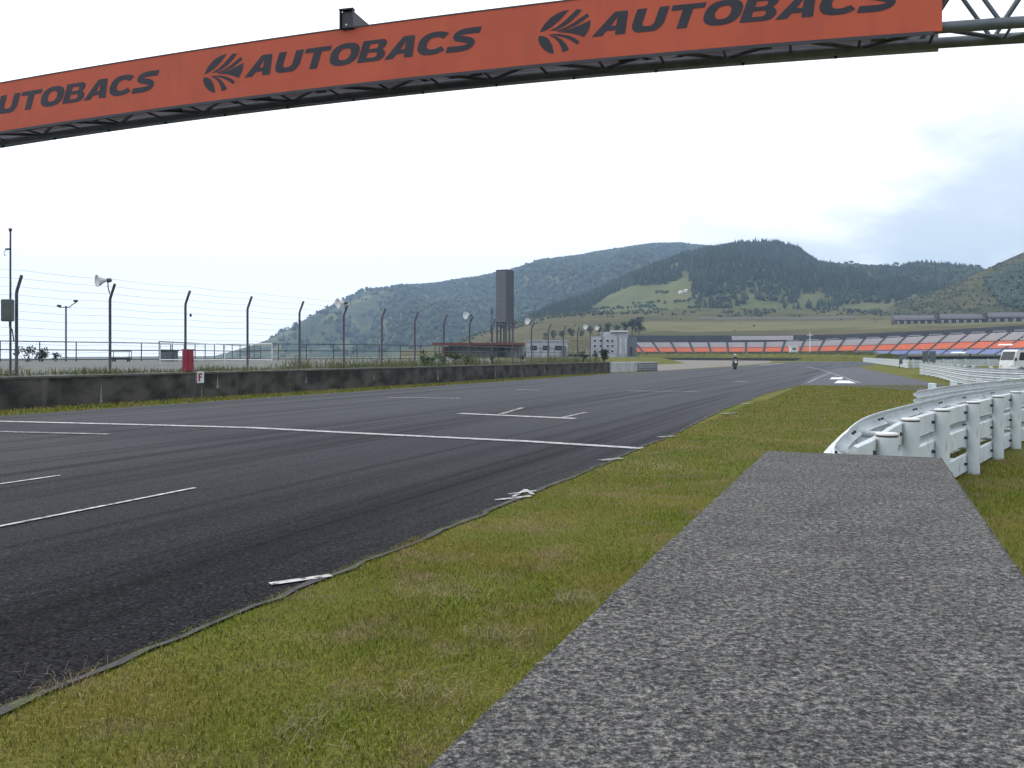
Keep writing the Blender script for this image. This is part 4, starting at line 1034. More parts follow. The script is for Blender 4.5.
def vehicle(loc, rz, L, Wd, H, label, cab=.20, name='van', m='white'):
    """van: body side outline extruded across its width"""
    r = empty(name, loc, rz, label=label, cat='van')
    prof = [(-L / 2, .35), (-L / 2, H * .86), (-L / 2 + .12, H * .97), (-L / 2 + .4, H), (L * .5 - L * cab * .62, H), (L * .5 - L * cab * .45, H * .95), (L * .5 - L * cab * .1, H * .56), (L / 2 - .05, H * .47), (L / 2, H * .30), (L / 2, .32), (L / 2 - .15, .25), (-L / 2 + .1, .25)]
    V = [(x, s * Wd / 2 * 1, z) for s in (-1, 1) for x, z in prof]; n = len(prof)
    MB().add(V, [tuple(range(n)), tuple(range(2 * n - 1, n - 1, -1))] + [(i, n + i, n + (i + 1) % n, (i + 1) % n) for i in range(n)]).build('body', M[m], r, fix=True)
    for s in (-1, 1):
        y0 = y1 = s * (Wd / 2 + .012)
        for xa, xb, sl in ((-L / 2 + .25, -L * .12, 0), (-L * .09, L * .12, 0), (L * .15, L * .37, .14)):
            MB().add([(xa, y0, H * .58), (xb, y0, H * .58), (xb - sl, y1, H * .9), (xa, y1, H * .9)], [(0, 1, 2, 3)]).build('side_window', M['glass'], r)
    a, b = (L * .5 - L * cab * .45, H * .95), (L * .5 - L * cab * .1, H * .56); t1, t2 = .07, .93; a, b = (a[0] + (b[0] - a[0]) * t1, a[1] + (b[1] - a[1]) * t1), (a[0] + (b[0] - a[0]) * t2, a[1] + (b[1] - a[1]) * t2); ox, oz = .03, .012
    MB().add([(a[0] + ox, -Wd * .42, a[1] + oz), (b[0] + ox, -Wd * .45, b[1] + oz), (b[0] + ox, Wd * .45, b[1] + oz), (a[0] + ox, Wd * .42, a[1] + oz)], [(0, 1, 2, 3)]).build('windscreen', M['glass'], r)
    for sx in (-.31, .31):
        for s in (-1, 1):
            w = MB().lathe((0, 0, 0), [(.15, -.10), (.31, -.1), (.33, -.07), (.33, .07), (.31, .1), (.15, .1)], 20, 'Y').build('wheel', M['rubber'], r, loc=(sx * L, s * (Wd / 2 - .1), .33))
            MB().lathe((0, 0, 0), [(.05, -.115), (.17, -.11), (.17, .11), (.05, .115)], 16, 'Y').build('rim', M['steel'], w)
    for s in (-1, 1):
        MB().box((L / 2 + .005, s * Wd * .36, H * .37), (.06, .28, .18), bev=.02).build('headlight', M['cap_white'], r)
        MB().box((L * .5 - L * cab * .2, s * (Wd / 2 + .12), H * .62), (.1, .2, .24), bev=.03).build('wing_mirror', M['black'], r)
    MB().box((L / 2 + .03, 0, .38), (.1, Wd * .94, .2), bev=.03).build('bumper', M['charcoal'], r)
    MB().box((L / 2 + .09, 0, .40), (.012, .4, .13)).build('number_plate', M['cap_white'], r)
    return r
p = P(1027, 370, 74); p.z = 0
vehicle(p, R(190), 3.9, 1.65, 2.02, 'white van behind the guardrail at the right edge of the photo')
p = P(481, 345, 128); p.z = 1.15
vehicle(p, R(172), 4.2, 1.7, 2.2, 'white van parked behind the red brown shelter, only its roof showing')

p = P(546, 352, 160); p.z = 1.15
r = empty('low_building', p, R(-6), label='pale flat roofed low building right of the scoreboard tower', cat='building')
MB().box((0, 3, 1.45), (7.2, 6, 2.9)).build('wall', M['light_concrete'], r); MB().box((0, 3, 3.0), (7.6, 6.4, .22)).build('roof', M['light_concrete'], r)
for k in range(3): MB().box((-2.2 + k * 2.2, -.03, 1.7), (1.2, .06, .8)).build('window', M['glass'], r)
MB().box((3.2, -.04, 1.0), (.8, .08, 2.0)).build('door', M['steel'], r)

p = P(614, 358, 170); p.z = 1.1
r = empty('control_building', p, R(-8), label='grey multi level control building with white roof at the wall end', cat='building')
MB().box((-2.0, 3, 2.0), (5.2, 6, 4.0)).build('lower_block', M['light_concrete'], r)
MB().box((-1.0, 3.2, 4.45), (3.0, 4.6, .9)).build('upper_block', M['light_concrete'], r)
MB().box((1.6, 3.2, 2.45), (2.0, 5, 4.9)).build('stair_tower', M['light_concrete'], r)
MB().box((3.4, 3.0, 1.9), (1.7, 5.6, 3.9)).build('right_block', M['steel'], r)
MB().box((.9, 3.0, 5.0), (3.4, 5.6, .28)).build('roof', M['white'], r)
for zz in (1.2, 2.2, 3.2):
    for x in (-3.6, -2.5, -1.2, -.3):
        f = MB().box((0, 0, 0), (.62, .08, .56)).build('window', M['white'], r, loc=(x, -.05, zz)); MB().box((0, -.045, 0), (.46, .03, .42)).build('pane', M['glass'], f)
for x in (1.2, 2.2): MB().box((x, -.06 + .75, 2.2), (.3, .12, 3.0)).build('pilaster', M['white'], r)
MB().box((3.2, .18, 1.2), (.5, .06, 1.6)).build('door', M['charcoal'], r)

# ------------------------------------------------------------------ gantry with banner
GE = Vector((1, -.33, 0)).normalized(); GNrm = Vector((-GE.y, GE.x, 0))      # along the gantry, away from the camera
G0 = Vector((0, 20, 0)); SX = 1.0 / GE.x
def camb(s): x = s / SX; return -.0019 * (x + 1.5) ** 2
ZB, ZT = 7.985, 9.30
def GP(s, off, z): return G0 + GE * s + GNrm * off + Vector((0, 0, z + camb(s)))
S0, S1 = -16.6, 8.25 * SX; SR = 13.2
gan = empty('banner_gantry', G0 + GE * SR, label='steel truss gantry over the track with long orange banner', cat='gantry')
gb = Vector(gan.location)
def gbuild(mb, name, m): mb.v = [tuple(Vector(v) - gb) for v in mb.v]; return mb.build(name, m, gan, fix=True)
def strip_panel(s0, s1, off0, off1, z0, z1, n=48):
    mb = MB(); V = []
    for i in range(n + 1):
        s = s0 + (s1 - s0) * i / n; V += [GP(s, off0, z0), GP(s, off0, z1), GP(s, off1, z1), GP(s, off1, z0)]
    F = [(i * 4 + j, i * 4 + 4 + j, i * 4 + 4 + (j + 1) % 4, i * 4 + (j + 1) % 4) for i in range(n) for j in range(4)] + [(0, 1, 2, 3), (n * 4 + 3, n * 4 + 2, n * 4 + 1, n * 4)]
    return mb.add(V, F)
ban = gbuild(strip_panel(S0, S1, -.06, 0, ZB, ZT), 'banner', M['orange'])
gbuild(strip_panel(S0, S1 - .15, -.085, -.062, ZB - .07, ZB), 'banner_hem', M['charcoal']); gbuild(strip_panel(S0, S1, -.07, .02, ZT, ZT + .03), 'banner_top_trim', M['steel_dark'])
gbuild(strip_panel(S0, S1 + .10, 1.26, 1.31, ZB + .03, ZT), 'back_banner', [M['banner_back']])
# truss: four chords, lacing
CZ0, CZ1 = ZB + .14, ZT - .08
for nm, off, z, rr in (('lower_front_chord', .18, CZ0, .11), ('lower_back_chord', 1.10, CZ0, .11), ('upper_front_chord', .18, CZ1, .10), ('upper_back_chord', 1.10, CZ1, .10)):
    mb = MB(); mb.tube([GP(s, off, z) for s in np.linspace(-18.6, SR, 40)], rr, 10)
    gbuild(mb, nm, M['steel'])
step = 1.35; ss = np.arange(-18.4, SR - .2, step)
for nm, (oa, za), (ob, zb) in (('bottom_lacing', (.2, CZ0), (1.08, CZ0)), ('front_lacing', (.18, CZ0), (.18, CZ1)), ('back_lacing', (1.10, CZ0), (1.10, CZ1)), ('top_lacing', (.2, CZ1), (1.08, CZ1))):
    fine = nm in ('front_lacing', 'back_lacing')
    nodes = ([-18.4 + 2.7 * q for q in range(10)] + [9.75 + .68 * q for q in range(-2, 6)]) if fine else (list(ss) if nm == 'bottom_lacing' else list(ss[::2]))
    for i, s in enumerate(nodes[:-1]):
        step = nodes[i + 1] - s
        mb = MB(); a, b = ((oa, za), (ob, zb)) if i % 2 == 0 else ((ob, zb), (oa, za))
        mb.tube([GP(s, *a), GP(s + step, *b)], .042, 6)
        if nm in ('bottom_lacing',): mb.tube([GP(s, oa, za), GP(s, ob, zb)], .03, 6)
        gbuild(mb, 'brace', M['steel_dark'] if s < S1 else M['steel'])
# cable tray with clamps under the banner
mb = MB(); mb.tube([GP(s, .75, CZ0 + .12) for s in np.linspace(-18, S1, 30)], .05, 6); gbuild(mb, 'cable_conduit', M['black'])
for s in (-13.2, -9.5, -6.8, -5.2, -1.1, 2.4, 5.4, 7.6):
    mb = MB(); mb.box(GP(s, .6, CZ0 + .10), (.26, .26, .2), rz=-.32); gbuild(mb, 'junction_box', M['black'])
for s in np.arange(-16, S1, 1.9):
    mb = MB(); mb.box(GP(s, 1.24, ZB + .12), (.05, .05, .22)); gbuild(mb, 'banner_clip', M['black'])
# columns beyond the frame
for sc_ in (-18.3, SR - .2):
    mb = MB()
    for off in (.18, 1.10): mb.tube([GP(sc_, off, 9.2), Vector((*GP(sc_, off, 0)[:2], 0))], .14, 10)
    for k in range(6):
        z = .6 + k * 1.35; a, b = GP(sc_, .18, z), GP(sc_, 1.10, z + 1.2); mb.tube([a, b], .05, 6)
    gbuild(mb, 'column', M['steel'])
# lettering
def arc(cx, cy, rx, ry, a0, a1, n=10, p=1.0):
    out = []
    for i in range(n + 1):
        a = R(a0 + (a1 - a0) * i / n); c, s = math.cos(a), math.sin(a)
        out.append((cx + rx * math.copysign(abs(c) ** p, c), cy + ry * math.copysign(abs(s) ** p, s)))
    return out
def stroke(pts, hw):
    L_, R_ = [], []
    for i, p in enumerate(pts):
        a, b = Vector(pts[max(i - 1, 0)]), Vector(pts[min(i + 1, len(pts) - 1)]); d = (b - a).normalized(); n = Vector((-d.y, d.x)); w = hw[i] if isinstance(hw, list) else hw
        L_.append((p[0] + n.x * w, p[1] + n.y * w)); R_.append((p[0] - n.x * w, p[1] - n.y * w))
    return L_ + R_[::-1]
def smooth_path(pts, n=4):
    out = []
    for i in range(len(pts) - 1):
        p0, p1, p2, p3 = [Vector(pts[max(0, min(len(pts) - 1, j))]) for j in (i - 1, i, i + 1, i + 2)]
        for k in range(n):
            t = k / n; q = .5 * ((2 * p1) + (p2 - p0) * t + (2 * p0 - 5 * p1 + 4 * p2 - p3) * t * t + (3 * p1 - p0 - 3 * p2 + p3) * t ** 3); out.append((q.x, q.y))
    out.append(tuple(pts[-1])); return out
p_ = .82
GL = {
 'A': [[(-.10, 0), (.46, .96), (.54, 1), (.96, 1), (1.02, .95), (1.20, 0), (.80, 0), (.765, .20), (.42, .20), (.30, 0)], [(.53, .40), (.725, .40), (.665, .76)]],
 'U': [[(0, 1), (0, .40)] + arc(.36, .40, .36, .40, 180, 270, 7)[1:] + arc(.86, .40, .36, .40, 270, 360, 7) + [(1.22, 1), (.84, 1), (.84, .42)] + arc(.68, .40, .16, .16, 0, -90, 4) + arc(.54, .40, .16, .16, 270, 180, 4) + [(.38, 1)]],
 'T': [[(-.02, 1), (1.22, 1), (1.22, .78), (.80, .78), (.80, 0), (.42, 0), (.42, .78), (-.02, .78)]],
 'O': [arc(.62, .5, .68, .52, 0, 352, 44, p_), arc(.62, .5, .28, .27, 0, 345, 24, p_)],
 'B': [[(0, 0), (0, 1), (.86, 1)] + arc(.88, .76, .27, .24, 90, -55, 8)[1:] + arc(.90, .27, .32, .27, 62, -90, 10), [(.37, .60), (.37, .81), (.70, .81)] + arc(.70, .705, .09, .105, 80, -80, 5) + [(.70, .60)], [(.37, .19), (.37, .42), (.73, .42)] + arc(.73, .305, .11, .115, 80, -80, 5) + [(.73, .19)]],
 'C': [arc(.64, .5, .70, .52, 42, 322, 34, p_) + [(1.02, .33)] + arc(.66, .5, .32, .27, 312, 48, 24, p_) + [(1.02, .66)]],
 'S': [stroke(smooth_path([(1.20, .88), (.70, .885), (.40, .86), (.215, .755), (.27, .62), (.55, .535), (.82, .455), (.98, .34), (.93, .20), (.66, .12), (.30, .115), (-.04, .12)]), .135)],
}
def curve_mesh(polys):
    cu = bpy.data.curves.new('tmp', 'CURVE'); cu.dimensions = '2D'; cu.fill_mode = 'FRONT'
    for pl in polys:
        sp = cu.splines.new('POLY'); sp.points.add(len(pl) - 1); sp.use_cyclic_u = True
        for q, p in zip(sp.points, pl): q.co = (p[0], p[1], 0, 1)
    ob = bpy.data.objects.new('tmp', cu); COL.objects.link(ob)
    dg = bpy.context.evaluated_depsgraph_get(); me = bpy.data.meshes.new_from_object(ob.evaluated_get(dg))
    vs_ = [tuple(v.co) for v in me.vertices]; fs = [tuple(p.vertices) for p in me.polygons]
    bpy.data.objects.remove(ob); bpy.data.curves.remove(cu); bpy.data.meshes.remove(me)
    return vs_, fs
GM = {k: curve_mesh(v) for k, v in GL.items()}
HT = .495; SLANT = .36; ADV = 1.53; XS = 1.13
def lettering(s_start, zbase):
    x = 0
    root_v, mb = None, MB()
    for ch_ in 'AUTOBACS':
        vs_, fs = GM[ch_]; q = []
        for a, b, _ in vs_:
            s = s_start + (x + a * XS + b * SLANT) * HT; q.append(GP(s, -.066, zbase + b * HT))
        b0 = len(mb.v); mb.add(q, fs)
        x += ADV
    return gbuild(mb, 'lettering', M['ink'])
def emblem(s_c, zc):
    polys = [
        [(52, 160), (62, 138), (80, 112), (105, 86), (135, 68), (165, 56), (195, 50), (176, 72), (150, 100), (115, 130), (80, 150)],
        [(95, 154), (135, 134), (170, 108), (205, 75), (232, 49), (258, 52), (240, 74), (205, 108), (165, 135), (128, 150)],
        [(130, 153), (175, 138), (215, 116), (250, 92), (283, 70), (291, 86), (262, 106), (225, 130), (180, 148), (145, 156)],
        [(140, 160), (200, 145), (250, 125), (298, 104), (296, 130), (286, 158), (266, 187), (235, 174), (190, 164)],
        [(95, 168), (150, 169), (195, 178), (225, 192), (246, 209), (232, 223), (205, 202), (175, 188), (140, 178)],
        [(90, 171), (128, 178), (160, 197), (182, 222), (194, 246), (178, 255), (162, 258), (156, 235), (143, 208), (122, 188)],
        [(47, 176), (72, 178), (95, 192), (112, 222), (122, 266), (98, 262), (72, 246), (52, 222), (43, 196)]]
    mb = MB()
    for pl in polys:
        vs_, fs = curve_mesh([[((x - 170) / 225 * 1.0, -((y + .086 * (x - 170)) - 157) / 225) for x, y in pl]])
        mb.add([GP(s_c + a * 1.04, -.066, zc + b * .99) for a, b, _ in vs_], fs)
    return gbuild(mb, 'emblem', M['ink'])
for x in (1.77, -6.52, -14.81):
    lettering(x * SX + .02, ZB + .475); emblem((x - .62) * SX, ZB + .66)
# box on top of the gantry
q = GP(-3.83 * SX, -.12, ZT - .03)
r = empty('camera_housing', q, R(-15), label='black box shaped housing on top of the orange banner', cat='housing')
MB().box((0, .55, .215), (.31, 1.1, .43), bev=.025).build('casing', M['black'], r)
MB().box((0, -.03, .445), (.36, .12, .03)).box((-.165, -.02, .22), (.02, .10, .45)).box((.165, -.02, .22), (.02, .10, .45)).build('hood', M['black'], r)
MB().box((0, -.006, .215), (.27, .012, .37)).build('front_glass', M['charcoal'], r); MB().lathe((-.02, -.022, .09), [(.02, -.01), (.03, 0), (.02, .01)], 12, 'Y').build('lens', M['white'], r)
MB().box((0, .4, -.04), (.2, .5, .10)).build('bracket', M['steel_dark'], r)

# ------------------------------------------------------------------ guardrails on the right
def wbeam(zc, h=.30, dep=.075, th=.012):
    """closed profile of a W shaped beam, face to the left of the path"""
    k = [(-.5, 0), (-.42, .15), (-.28, 1), (-.16, 1), (0, .12), (.16, 1), (.28, 1), (.42, .15), (.5, 0)]
    a = [(-dep * y, zc + h * x) for x, y in k]; b = [(-dep * y + th, zc + h * x) for x, y in k][::-1]
    return a + b
def resample(pts, step):
    pts = [Vector(p) for p in pts]; sp = smooth_path([(p.x, p.y) for p in pts], 12); out = [Vector((*sp[0], 0))]; acc = 0
    for a, b in zip(sp[:-1], sp[1:]):
        acc += (Vector(b) - Vector(a)).length
        if acc >= step: out.append(Vector((*b, 0))); acc = 0
    if (out[-1] - Vector((*sp[-1], 0))).length > .05: out.append(Vector((*sp[-1], 0)))
    return out
def add_post(root, base, loc, h, rr=.083, white='post_white'):
    o = MB().tube([(0, 0, -.1), (0, 0, h - .03)], rr, 18).build('post', M[white], root, loc=Vector(loc) - base)
    MB().lathe((0, 0, h - .03), [(rr * .9, -.012), (rr * 1.03, -.011), (rr * 1.03, .002), (rr * .96, .009), (rr * .4, .013)], 18).build('cap', M['cap_white'], o)
    MB().lathe((0, 0, h - .044), [(rr * .9, -.010), (rr * 1.012, -.010), (rr * 1.012, .002), (rr * .9, .002)], 18).build('rust_ring', M['rust'], o)
    return o
posts_xy = [(3.0, 7.2), (3.92, 8.85), (4.97, 10.4), (6.2, 12.1), (7.45, 13.8), (8.62, 15.4), (10.0, 17.1), (11.5, 18.8), (13.1, 20.4), (15, 22)]
gr = empty('guardrail', (4.97, 10.4, 0), label='nearest white steel guardrail with round posts behind the aggregate block', cat='guardrail')
gb0 = Vector(gr.location)
for x, y in posts_xy: add_post(gr, gb0, (x, y, 0), 1.0)
inner = resample([(2.55, 6.45)] + posts_xy, .5)
def left_of(path, off):
    out = []
    for i, p in enumerate(path):
        d = (path[min(i + 1, len(path) - 1)] - path[max(i - 1, 0)]).normalized(); out.append(p + Vector((-d.y, d.x, 0)) * off)
    return out
inn = left_of(inner, .10)
for zc, hgt in ((.835, .22), (.50, .24), (.15, .25)):
    mb = MB(); mb.sweep([p - gb0 for p in inn], [(0, zc - hgt / 2), (-.035, zc - hgt * .3), (-.035, zc + hgt * .3), (0, zc + hgt / 2), (.03, zc + hgt / 2 - .015), (.03, zc - hgt / 2 + .015)][::-1])
    mb.mat(1)
    for x, y in posts_xy:
        for ds in (-.22, .22):
            d = Vector((.564, .826, 0)); q = Vector((x, y, 0)) + d * ds + Vector((-.826, .564, 0)) * .06 - gb0
            mb.box(q + Vector((0, 0, zc)), (.035, .035, .035), rz=.6)
    mb.build('inner_beam', [M['white_rail'], M['bolt']], gr, fix=True)
outer_pts = [(2.12, 5.95), (2.32, 6.5), (2.72, 7.4), (3.35, 8.75), (4.0, 9.95), (5.0, 11.5), (5.84, 12.75), (7.2, 14.7), (8.76, 16.75), (11.3, 19.8), (14.2, 22.6)]
outer = resample(outer_pts, .35)
for zc in (.79, .475, .16):
    mb = MB(); mb.sweep([p - gb0 for p in outer], wbeam(zc, .32, .075))
    for i in range(4, len(outer) - 2, 9): mb.sweep([p - gb0 for p in left_of(outer, -.007)[i:i + 2]], wbeam(zc, .325, .075, .014))   # lapped joints
    mb.mat(1)
    L_ = 0
    for i in range(2, len(outer) - 1, 5):
        d = (outer[i + 1] - outer[i - 1]).normalized(); rt = Vector((d.y, -d.x, 0))
        for ds in (-.09, .09):
            for dz in (-.075, .075): mb.box(outer[i] - gb0 + d * ds + rt * .0 + Vector((0, 0, zc + dz)), (.024, .026, .024), rz=math.atan2(d.y, d.x))
    mb.build('outer_beam', [M['white_rail'], M['bolt']], gr, fix=True)
for x, y in posts_xy[:]:
    c = Vector((x, y, 0)); q = min(outer, key=lambda p: (p - c).length)
    for zc in (.79, .16): MB().tube([c - gb0 + Vector((0, 0, zc)), q - gb0 + Vector((0, 0, zc))], .035, 8).build('spacer', M['white_rail'], gr)
def far_rail(pts, label, nb, h, posts=2.0, side=.15, step=.8, name='guardrail', zb=.12, caps=True, skip=0):
    path = resample(pts, step); b0 = Vector(path[0]); r = empty(name, b0, label=label, cat='guardrail'); bh = (h - zb) / nb
    for i in range(nb):
        MB().sweep([p - b0 for p in path], wbeam(zb + bh * (i + .5), bh * .93, .08, .02)).build('beam', M['white_rail'], r, fix=True)
    acc = 1e9; last = None
    for i, p in enumerate(path):
        if (i >= skip) and (last is None or (p - last).length >= posts):
            last = p; d = (path[min(i + 1, len(path) - 1)] - path[max(i - 1, 0)]).normalized()
            q = p + Vector((d.y, -d.x, 0)) * side; o = MB().tube([(0, 0, -.1), (0, 0, h + .05)], .075, 10).build('post', M['post_white'], r, loc=q - b0)
            if caps: MB().lathe((0, 0, h + .05), [(.078, 0), (.078, .015), (.03, .02)], 10).build('cap', M['cap_white'], o)
    return r
far_rail([(7.35, 16.3), (7.9, 17.0), (9.0, 18.6), (10.6, 20.6), (12.8, 23.2), (15.6, 26.2), (19, 29.5)], 'white guardrail beginning just beyond the near one, its blunt end showing', 3, .97, posts=1.9, side=-.13, step=.4, skip=4)
far_rail([(26.5, 30), (23.2, 34), (21.9, 38.6), (22.6, 44), (25.4, 52), (29.2, 62), (32.6, 72)][::-1], 'long curved four beam white guardrail before the white van', 4, 1.0, posts=2.4, side=-.2)
far_rail([(45.3, 103), (52, 122), (63, 155), (78, 200)][::-1], 'far white guardrail leading away beside the pit exit road', 3, 1.05, posts=4, side=-.25, step=2)
far_rail([(47, 106), (62, 122), (80, 135), (105, 148)], 'straight white guardrail far off below the blue seats', 3, 1.05, posts=4, side=.25, step=2)

# grey boards beside the curved guardrail, small white row
def board(px0, px1, y0, d, label, nm='signboard'):
    c = P((px0 + px1) / 2, 362, d); c.z = 0; w = (px1 - px0) / FPX * d; zt = yz(y0, d)
    r = empty(nm, c, R(6), label=label, cat='board', group='grey boards by the pit exit')
    MB().box((0, 0, zt - .62), (w, .06, 1.24)).build('panel', M['steel'], r)
    for s in (-1, 1): MB().tube([(s * w * .42, .08, 0), (s * w * .42, .08, zt - .06)], .04, 8).build('leg', M['steel_dark'], r)
board(922.4, 928.6, 351.2, 96, 'left of a pair of grey boards above the curved guardrail end')
board(929.4, 935.8, 351.2, 96, 'right of a pair of grey boards above the curved guardrail end')
board(899, 907.5, 354, 112, 'low grey board standing alone by the far guardrail end')
p = P(970, 365, 125); p.z = 0
r = empty('bollard', p, label='small dark bollard post between the far guardrails', cat='bollard')
MB().lathe((0, 0, 0), [(.2, 0), (.2, .1), (.1, .14), (.09, 1.5), (.13, 1.55), (.13, 1.8), (.05, 1.86)], 12).build('body', M['charcoal'], r)

# ------------------------------------------------------------------ the aggregate block
def block():
    l0, l1, s0, s1 = -.612, .395, -3.5, 5.82; ns, nl = 420, 16; ht = 1.0
    V, F = [], []
    bv = .014
    def wob(a, b): return .004 * mnoise.noise((a * 7, b * 9, 0)) + .005 * mnoise.noise((a * 29, b * 31, 2)) + .003 * mnoise.noise((a * 70, b * 31, 5))
    ls = [l0, l0 + bv] + list(np.linspace(l0 + .06, l1 - .06, nl)) + [l1 - bv, l1]
    for i in range(ns + 1):
        s = s0 + (s1 - s0) * i / ns
        V.append(T(l0 + wob(s, 0), s, -.05)); V.append(T(l0 + wob(s, 0), s, ht - bv))
        for j, l in enumerate(ls[1:-1]): V.append(T(l + (wob(s, 1) * 1.6 if j == 0 else wob(s, 4) * 1.6 if j == len(ls) - 3 else 0), s, ht + .002 * mnoise.noise((s * 6, l * 6, 1))))
        V.append(T(l1 + wob(s, 3), s, ht - bv)); V.append(T(l1 + wob(s, 3), s, -.05))
    k = len(ls) + 2
    for i in range(ns):
        for j in range(k - 1): F.append((i * k + j, i * k + j + 1, (i + 1) * k + j + 1, (i + 1) * k + j))
    me = bpy.data.meshes.new('aggregate_block'); F2 = F + [tuple(range(k))[::-1], tuple(ns * k + j for j in range(k))]
    o = MB().add(V, F2).build('aggregate_block', M['block'], fix=True)
    tag(o, 'long grey concrete block topped with exposed aggregate, in the foreground', 'concrete block')
block()

# ------------------------------------------------------------------ grass
def scatter(n, test, box):
    out = []
    while len(out) < n:
        l = rng.uniform(box[0], box[1], n); s = rng.uniform(box[2], box[3], n)
        for a, b in zip(l, s):
            if test(a, b): out.append((a, b))
            if len(out) >= n: break
    return np.array(out)
def tpts(ls, z=0): return np.array([tuple(T(a, b, z)) for a, b in ls])
near = scatter(150000, lambda a, b: rng.uniform() < (1.0 if b < 7 else .55), (-3.68, -.60, 2.2, 12))
jit = np.array([fbm(a * 1.4, b * 1.4, 0) for a, b in near])
blades('verge_grass', tpts(near), rng.uniform(.013, .038, len(near)) * (1 + .55 * jit), rng.uniform(.0024, .0046, len(near)), M['grass_blade'], lean=1.1)
mid = scatter(70000, lambda a, b: a < 1.0 + (b - 12) * .08 and not (a > -.65 and b < 12.2), (-3.65, 4.5, 12, 32))
blades('verge_grass', tpts(mid), rng.uniform(.02, .055, len(mid)), rng.uniform(.005, .010, len(mid)), M['grass_blade'], lean=1.1)
far = scatter(60000, lambda a, b: a < 3.5 + (b - 32) * .02, (-3.4, 5, 32, 62))
far = far[[bool(385.5 < PX(T(a, b))[1]) for a, b in far]]
blades('verge_grass', tpts(far), rng.uniform(.03, .06, len(far)), rng.uniform(.012, .022, len(far)), M['grass_blade'], lean=1.1)
rt = scatter(45000, lambda a, b: True, (.40, 3.2, 5.2, 16))
blades('verge_grass', tpts(rt), rng.uniform(.02, .06, len(rt)), rng.uniform(.003, .007, len(rt)), M['grass_blade'], lean=.9)
thatch = scatter(13000, lambda a, b: rng.uniform() < .15 + 1.6 * max(0, fbm(a * .9, b * .9, 8.8)), (-3.62, -.60, 2.2, 13))
blades('dead_grass', tpts(thatch), rng.uniform(.012, .035, len(thatch)), rng.uniform(.002, .004, len(thatch)), M['straw'], lean=2.0)
# dry straw tufts
dp, dh = [], []
for px, py, nn, rad in ((572, 602, 150, .16), (500, 638, 190, .2), (425, 700, 140, .22), (440, 598, 90, .3), (740, 452, 60, .4), (300, 735, 110, .2), (60, 690, 60, .3)):
    c = G(px, py); q = rng.normal(0, rad * .5, (nn, 2)); dp += [(c.x + a, c.y + b, .012) for a, b in q]; dh += list(rng.uniform(.03, .10, nn))
blades('dry_grass', np.array(dp), np.array(dh), rng.uniform(.002, .004, len(dp)), M['straw'], lean=2.2)

# ------------------------------------------------------------------ motorcycle and rider
mp = G(735, 369.4); mz = math.atan2(-mp.y, -mp.x) - math.pi / 2 + R(6)     # +Y of the bike points at the camera
bike = empty('motorcycle', mp, mz, label='dark racing motorcycle on the track under its rider', cat='motorcycle')
def wheel(y, rr, wdt):
    w = MB().lathe((0, 0, 0), [(rr * .66, -wdt / 2), (rr * .93, -wdt / 2), (rr, -wdt * .2), (rr, wdt * .2), (rr * .93, wdt / 2), (rr * .66, wdt / 2)], 24, 'X').build('wheel', M['rubber'], bike, loc=(0, y, rr), fix=True)
    MB().lathe((0, 0, 0), [(.04, -.05), (rr * .64, -.03), (rr * .67, 0), (rr * .64, .03), (.04, .05)], 20, 'X').build('rim', M['steel_dark'], w)
wheel(.70, .30, .12); wheel(-.70, .31, .17)
fv = [(0, .98, .52), (0, .86, .98), (0, .55, 1.16), (.20, .72, .60), (.26, .58, .92), (.17, .50, 1.08), (.22, .1, .30), (.24, .0, .72), (-.20, .72, .60), (-.26, .58, .92), (-.17, .50, 1.08), (-.22, .1, .30), (-.24, .0, .72), (0, .15, .24), (0, -.1, .78)]
ff = [(0, 3, 4, 1), (1, 4, 5, 2), (3, 6, 7, 4), (4, 7, 5), (0, 1, 9, 8), (1, 2, 10, 9), (8, 9, 12, 11), (9, 10, 12), (0, 8, 11, 13), (0, 13, 6, 3), (2, 5, 7, 14), (2, 14, 12, 10)]
MB().add(fv, ff).build('fairing', M['black'], bike, fix=True)
MB().add([(-.10, .955, .74), (.10, .955, .74), (.115, .89, .95), (-.115, .89, .95)], [(0, 1, 2, 3)]).build('number_plate', M['cap_white'], bike)
MB().add([(-.15, .80, 1.02), (.15, .80, 1.02), (.10, .56, 1.20), (-.10, .56, 1.20)], [(0, 1, 2, 3)]).build('windscreen', M['glass'], bike)
MB().lathe((0, .08, .84), [(.05, -.26), (.15, -.2), (.17, 0), (.13, .2), (.05, .26)], 14, 'Y').build('tank', M['black'], bike)
MB().add([(-.14, -.2, .80), (.14, -.2, .80), (.11, -.62, .86), (-.11, -.62, .86), (0, -.98, 1.0), (-.12, -.5, .70), (.12, -.5, .70)], [(0, 1, 2, 3), (3, 2, 4), (0, 3, 5), (1, 6, 2), (3, 4, 5), (2, 6, 4), (5, 4, 6), (0, 5, 6, 1)]).build('seat', M['leather_black'], bike, fix=True)
for s in (-1, 1):
    MB().tube([(s * .11, .70, .30), (s * .10, .50, .98)], .03, 8).build('fork', M['steel'], bike); MB().tube([(s * .10, .48, .96), (s * .34, .40, .93)], .018, 6).build('handlebar', M['black'], bike)
MB().tube([(.0, -.05, .34), (.12, -.4, .36), (.16, -.75, .50)], [.04, .045, .06], 10).build('exhaust', M['steel'], bike)
MB().box((0, 0, .44), (.36, .5, .38), bev=.05).build('engine', M['steel_dark'], bike)
MB().tube([(.09, -.1, .40), (.09, -.7, .31)], .035, 6).tube([(-.09, -.1, .40), (-.09, -.7, .31)], .035, 6).build('swingarm', M['steel_dark'], bike)
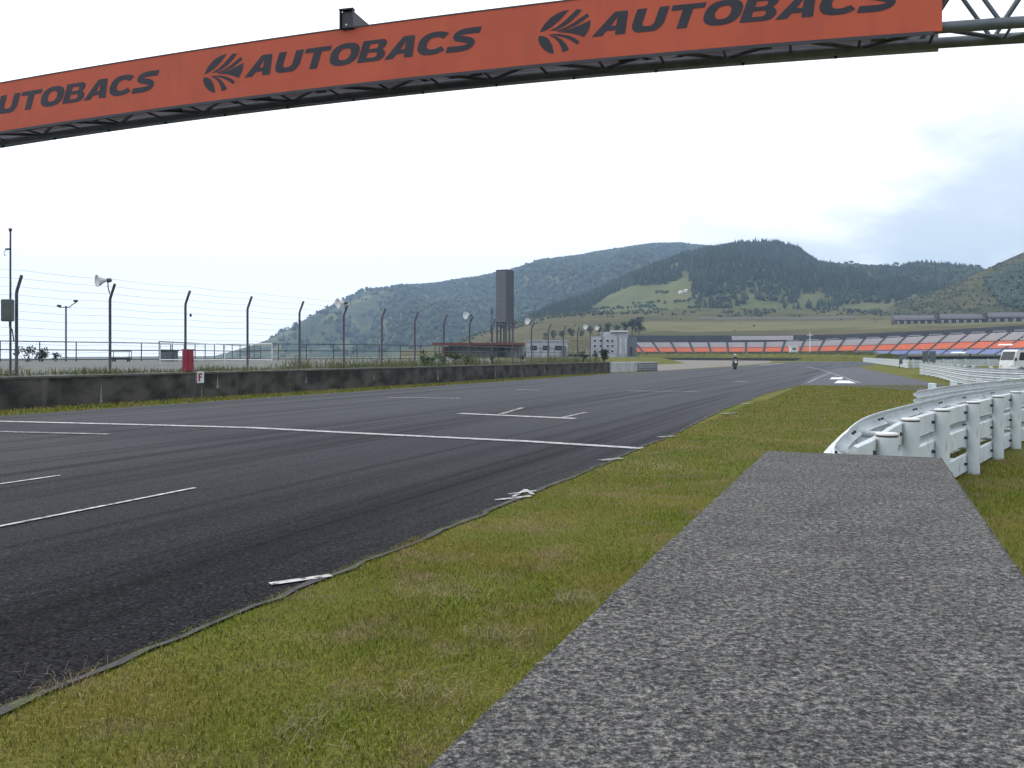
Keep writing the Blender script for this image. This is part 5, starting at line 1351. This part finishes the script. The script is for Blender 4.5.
# rider, one continuous body
rider = empty('person', mp + Vector((0, 0, .82)), mz, label='person in black leathers and white helmet riding the motorcycle', cat='person')
def skin_body(name, joints, edges, radii, m, parent):
    me = bpy.data.meshes.new(name); me.from_pydata(joints, edges, []); ob = bpy.data.objects.new(name, me); COL.objects.link(ob)
    ob.modifiers.new('s', 'SKIN'); sv = me.skin_vertices[0].data
    for i, q in enumerate(radii): sv[i].radius = (q, q)
    sv[0].use_root = True
    sub = ob.modifiers.new('d', 'SUBSURF'); sub.levels = 1; sub.render_levels = 1
    dg = bpy.context.evaluated_depsgraph_get(); nm = bpy.data.meshes.new_from_object(ob.evaluated_get(dg)); bpy.data.objects.remove(ob)
    nm.materials.clear(); nm.materials.append(m); nm.polygons.foreach_set('use_smooth', [True] * len(nm.polygons))
    o = bpy.data.objects.new(name, nm); COL.objects.link(o); o.parent = parent; return o
J = [(0, -.32, .10), (0, -.16, .30), (0, .08, .46), (0, .20, .54), (0, .28, .62)]; E = [(0, 1), (1, 2), (2, 3), (3, 4)]; RA = [.15, .15, .16, .09, .07]
for s in (-1, 1):
    b = len(J); J += [(s * .19, .12, .44), (s * .33, .16, .28), (s * .31, .40, .14), (s * .30, .46, .13)]; E += [(2, b), (b, b + 1), (b + 1, b + 2), (b + 2, b + 3)]; RA += [.085, .06, .045, .04]
    b = len(J); J += [(s * .14, -.25, .04), (s * .26, .12, -.16), (s * .20, -.28, -.44), (s * .20, -.16, -.50)]; E += [(0, b), (b, b + 1), (b + 1, b + 2), (b + 2, b + 3)]; RA += [.11, .085, .055, .045]
skin_body('body', J, E, RA, M['leather_black'], rider)
hm_ = MB().lathe((0, .33, .72), [(.06, -.14), (.12, -.12), (.145, -.04), (.15, .03), (.125, .10), (.07, .145), (.02, .155)], 18).build('helmet', M['cap_white'], rider)
vz = []
for i in range(7):
    a = R(90 - 55 + 110 * i / 6)
    for z in (-.03, .045): vz.append((.153 * math.cos(a), .33 + .153 * math.sin(a), .72 + z))
MB().add(vz, [(2 * i, 2 * i + 2, 2 * i + 3, 2 * i + 1) for i in range(6)]).build('visor', M['glass'], hm_)
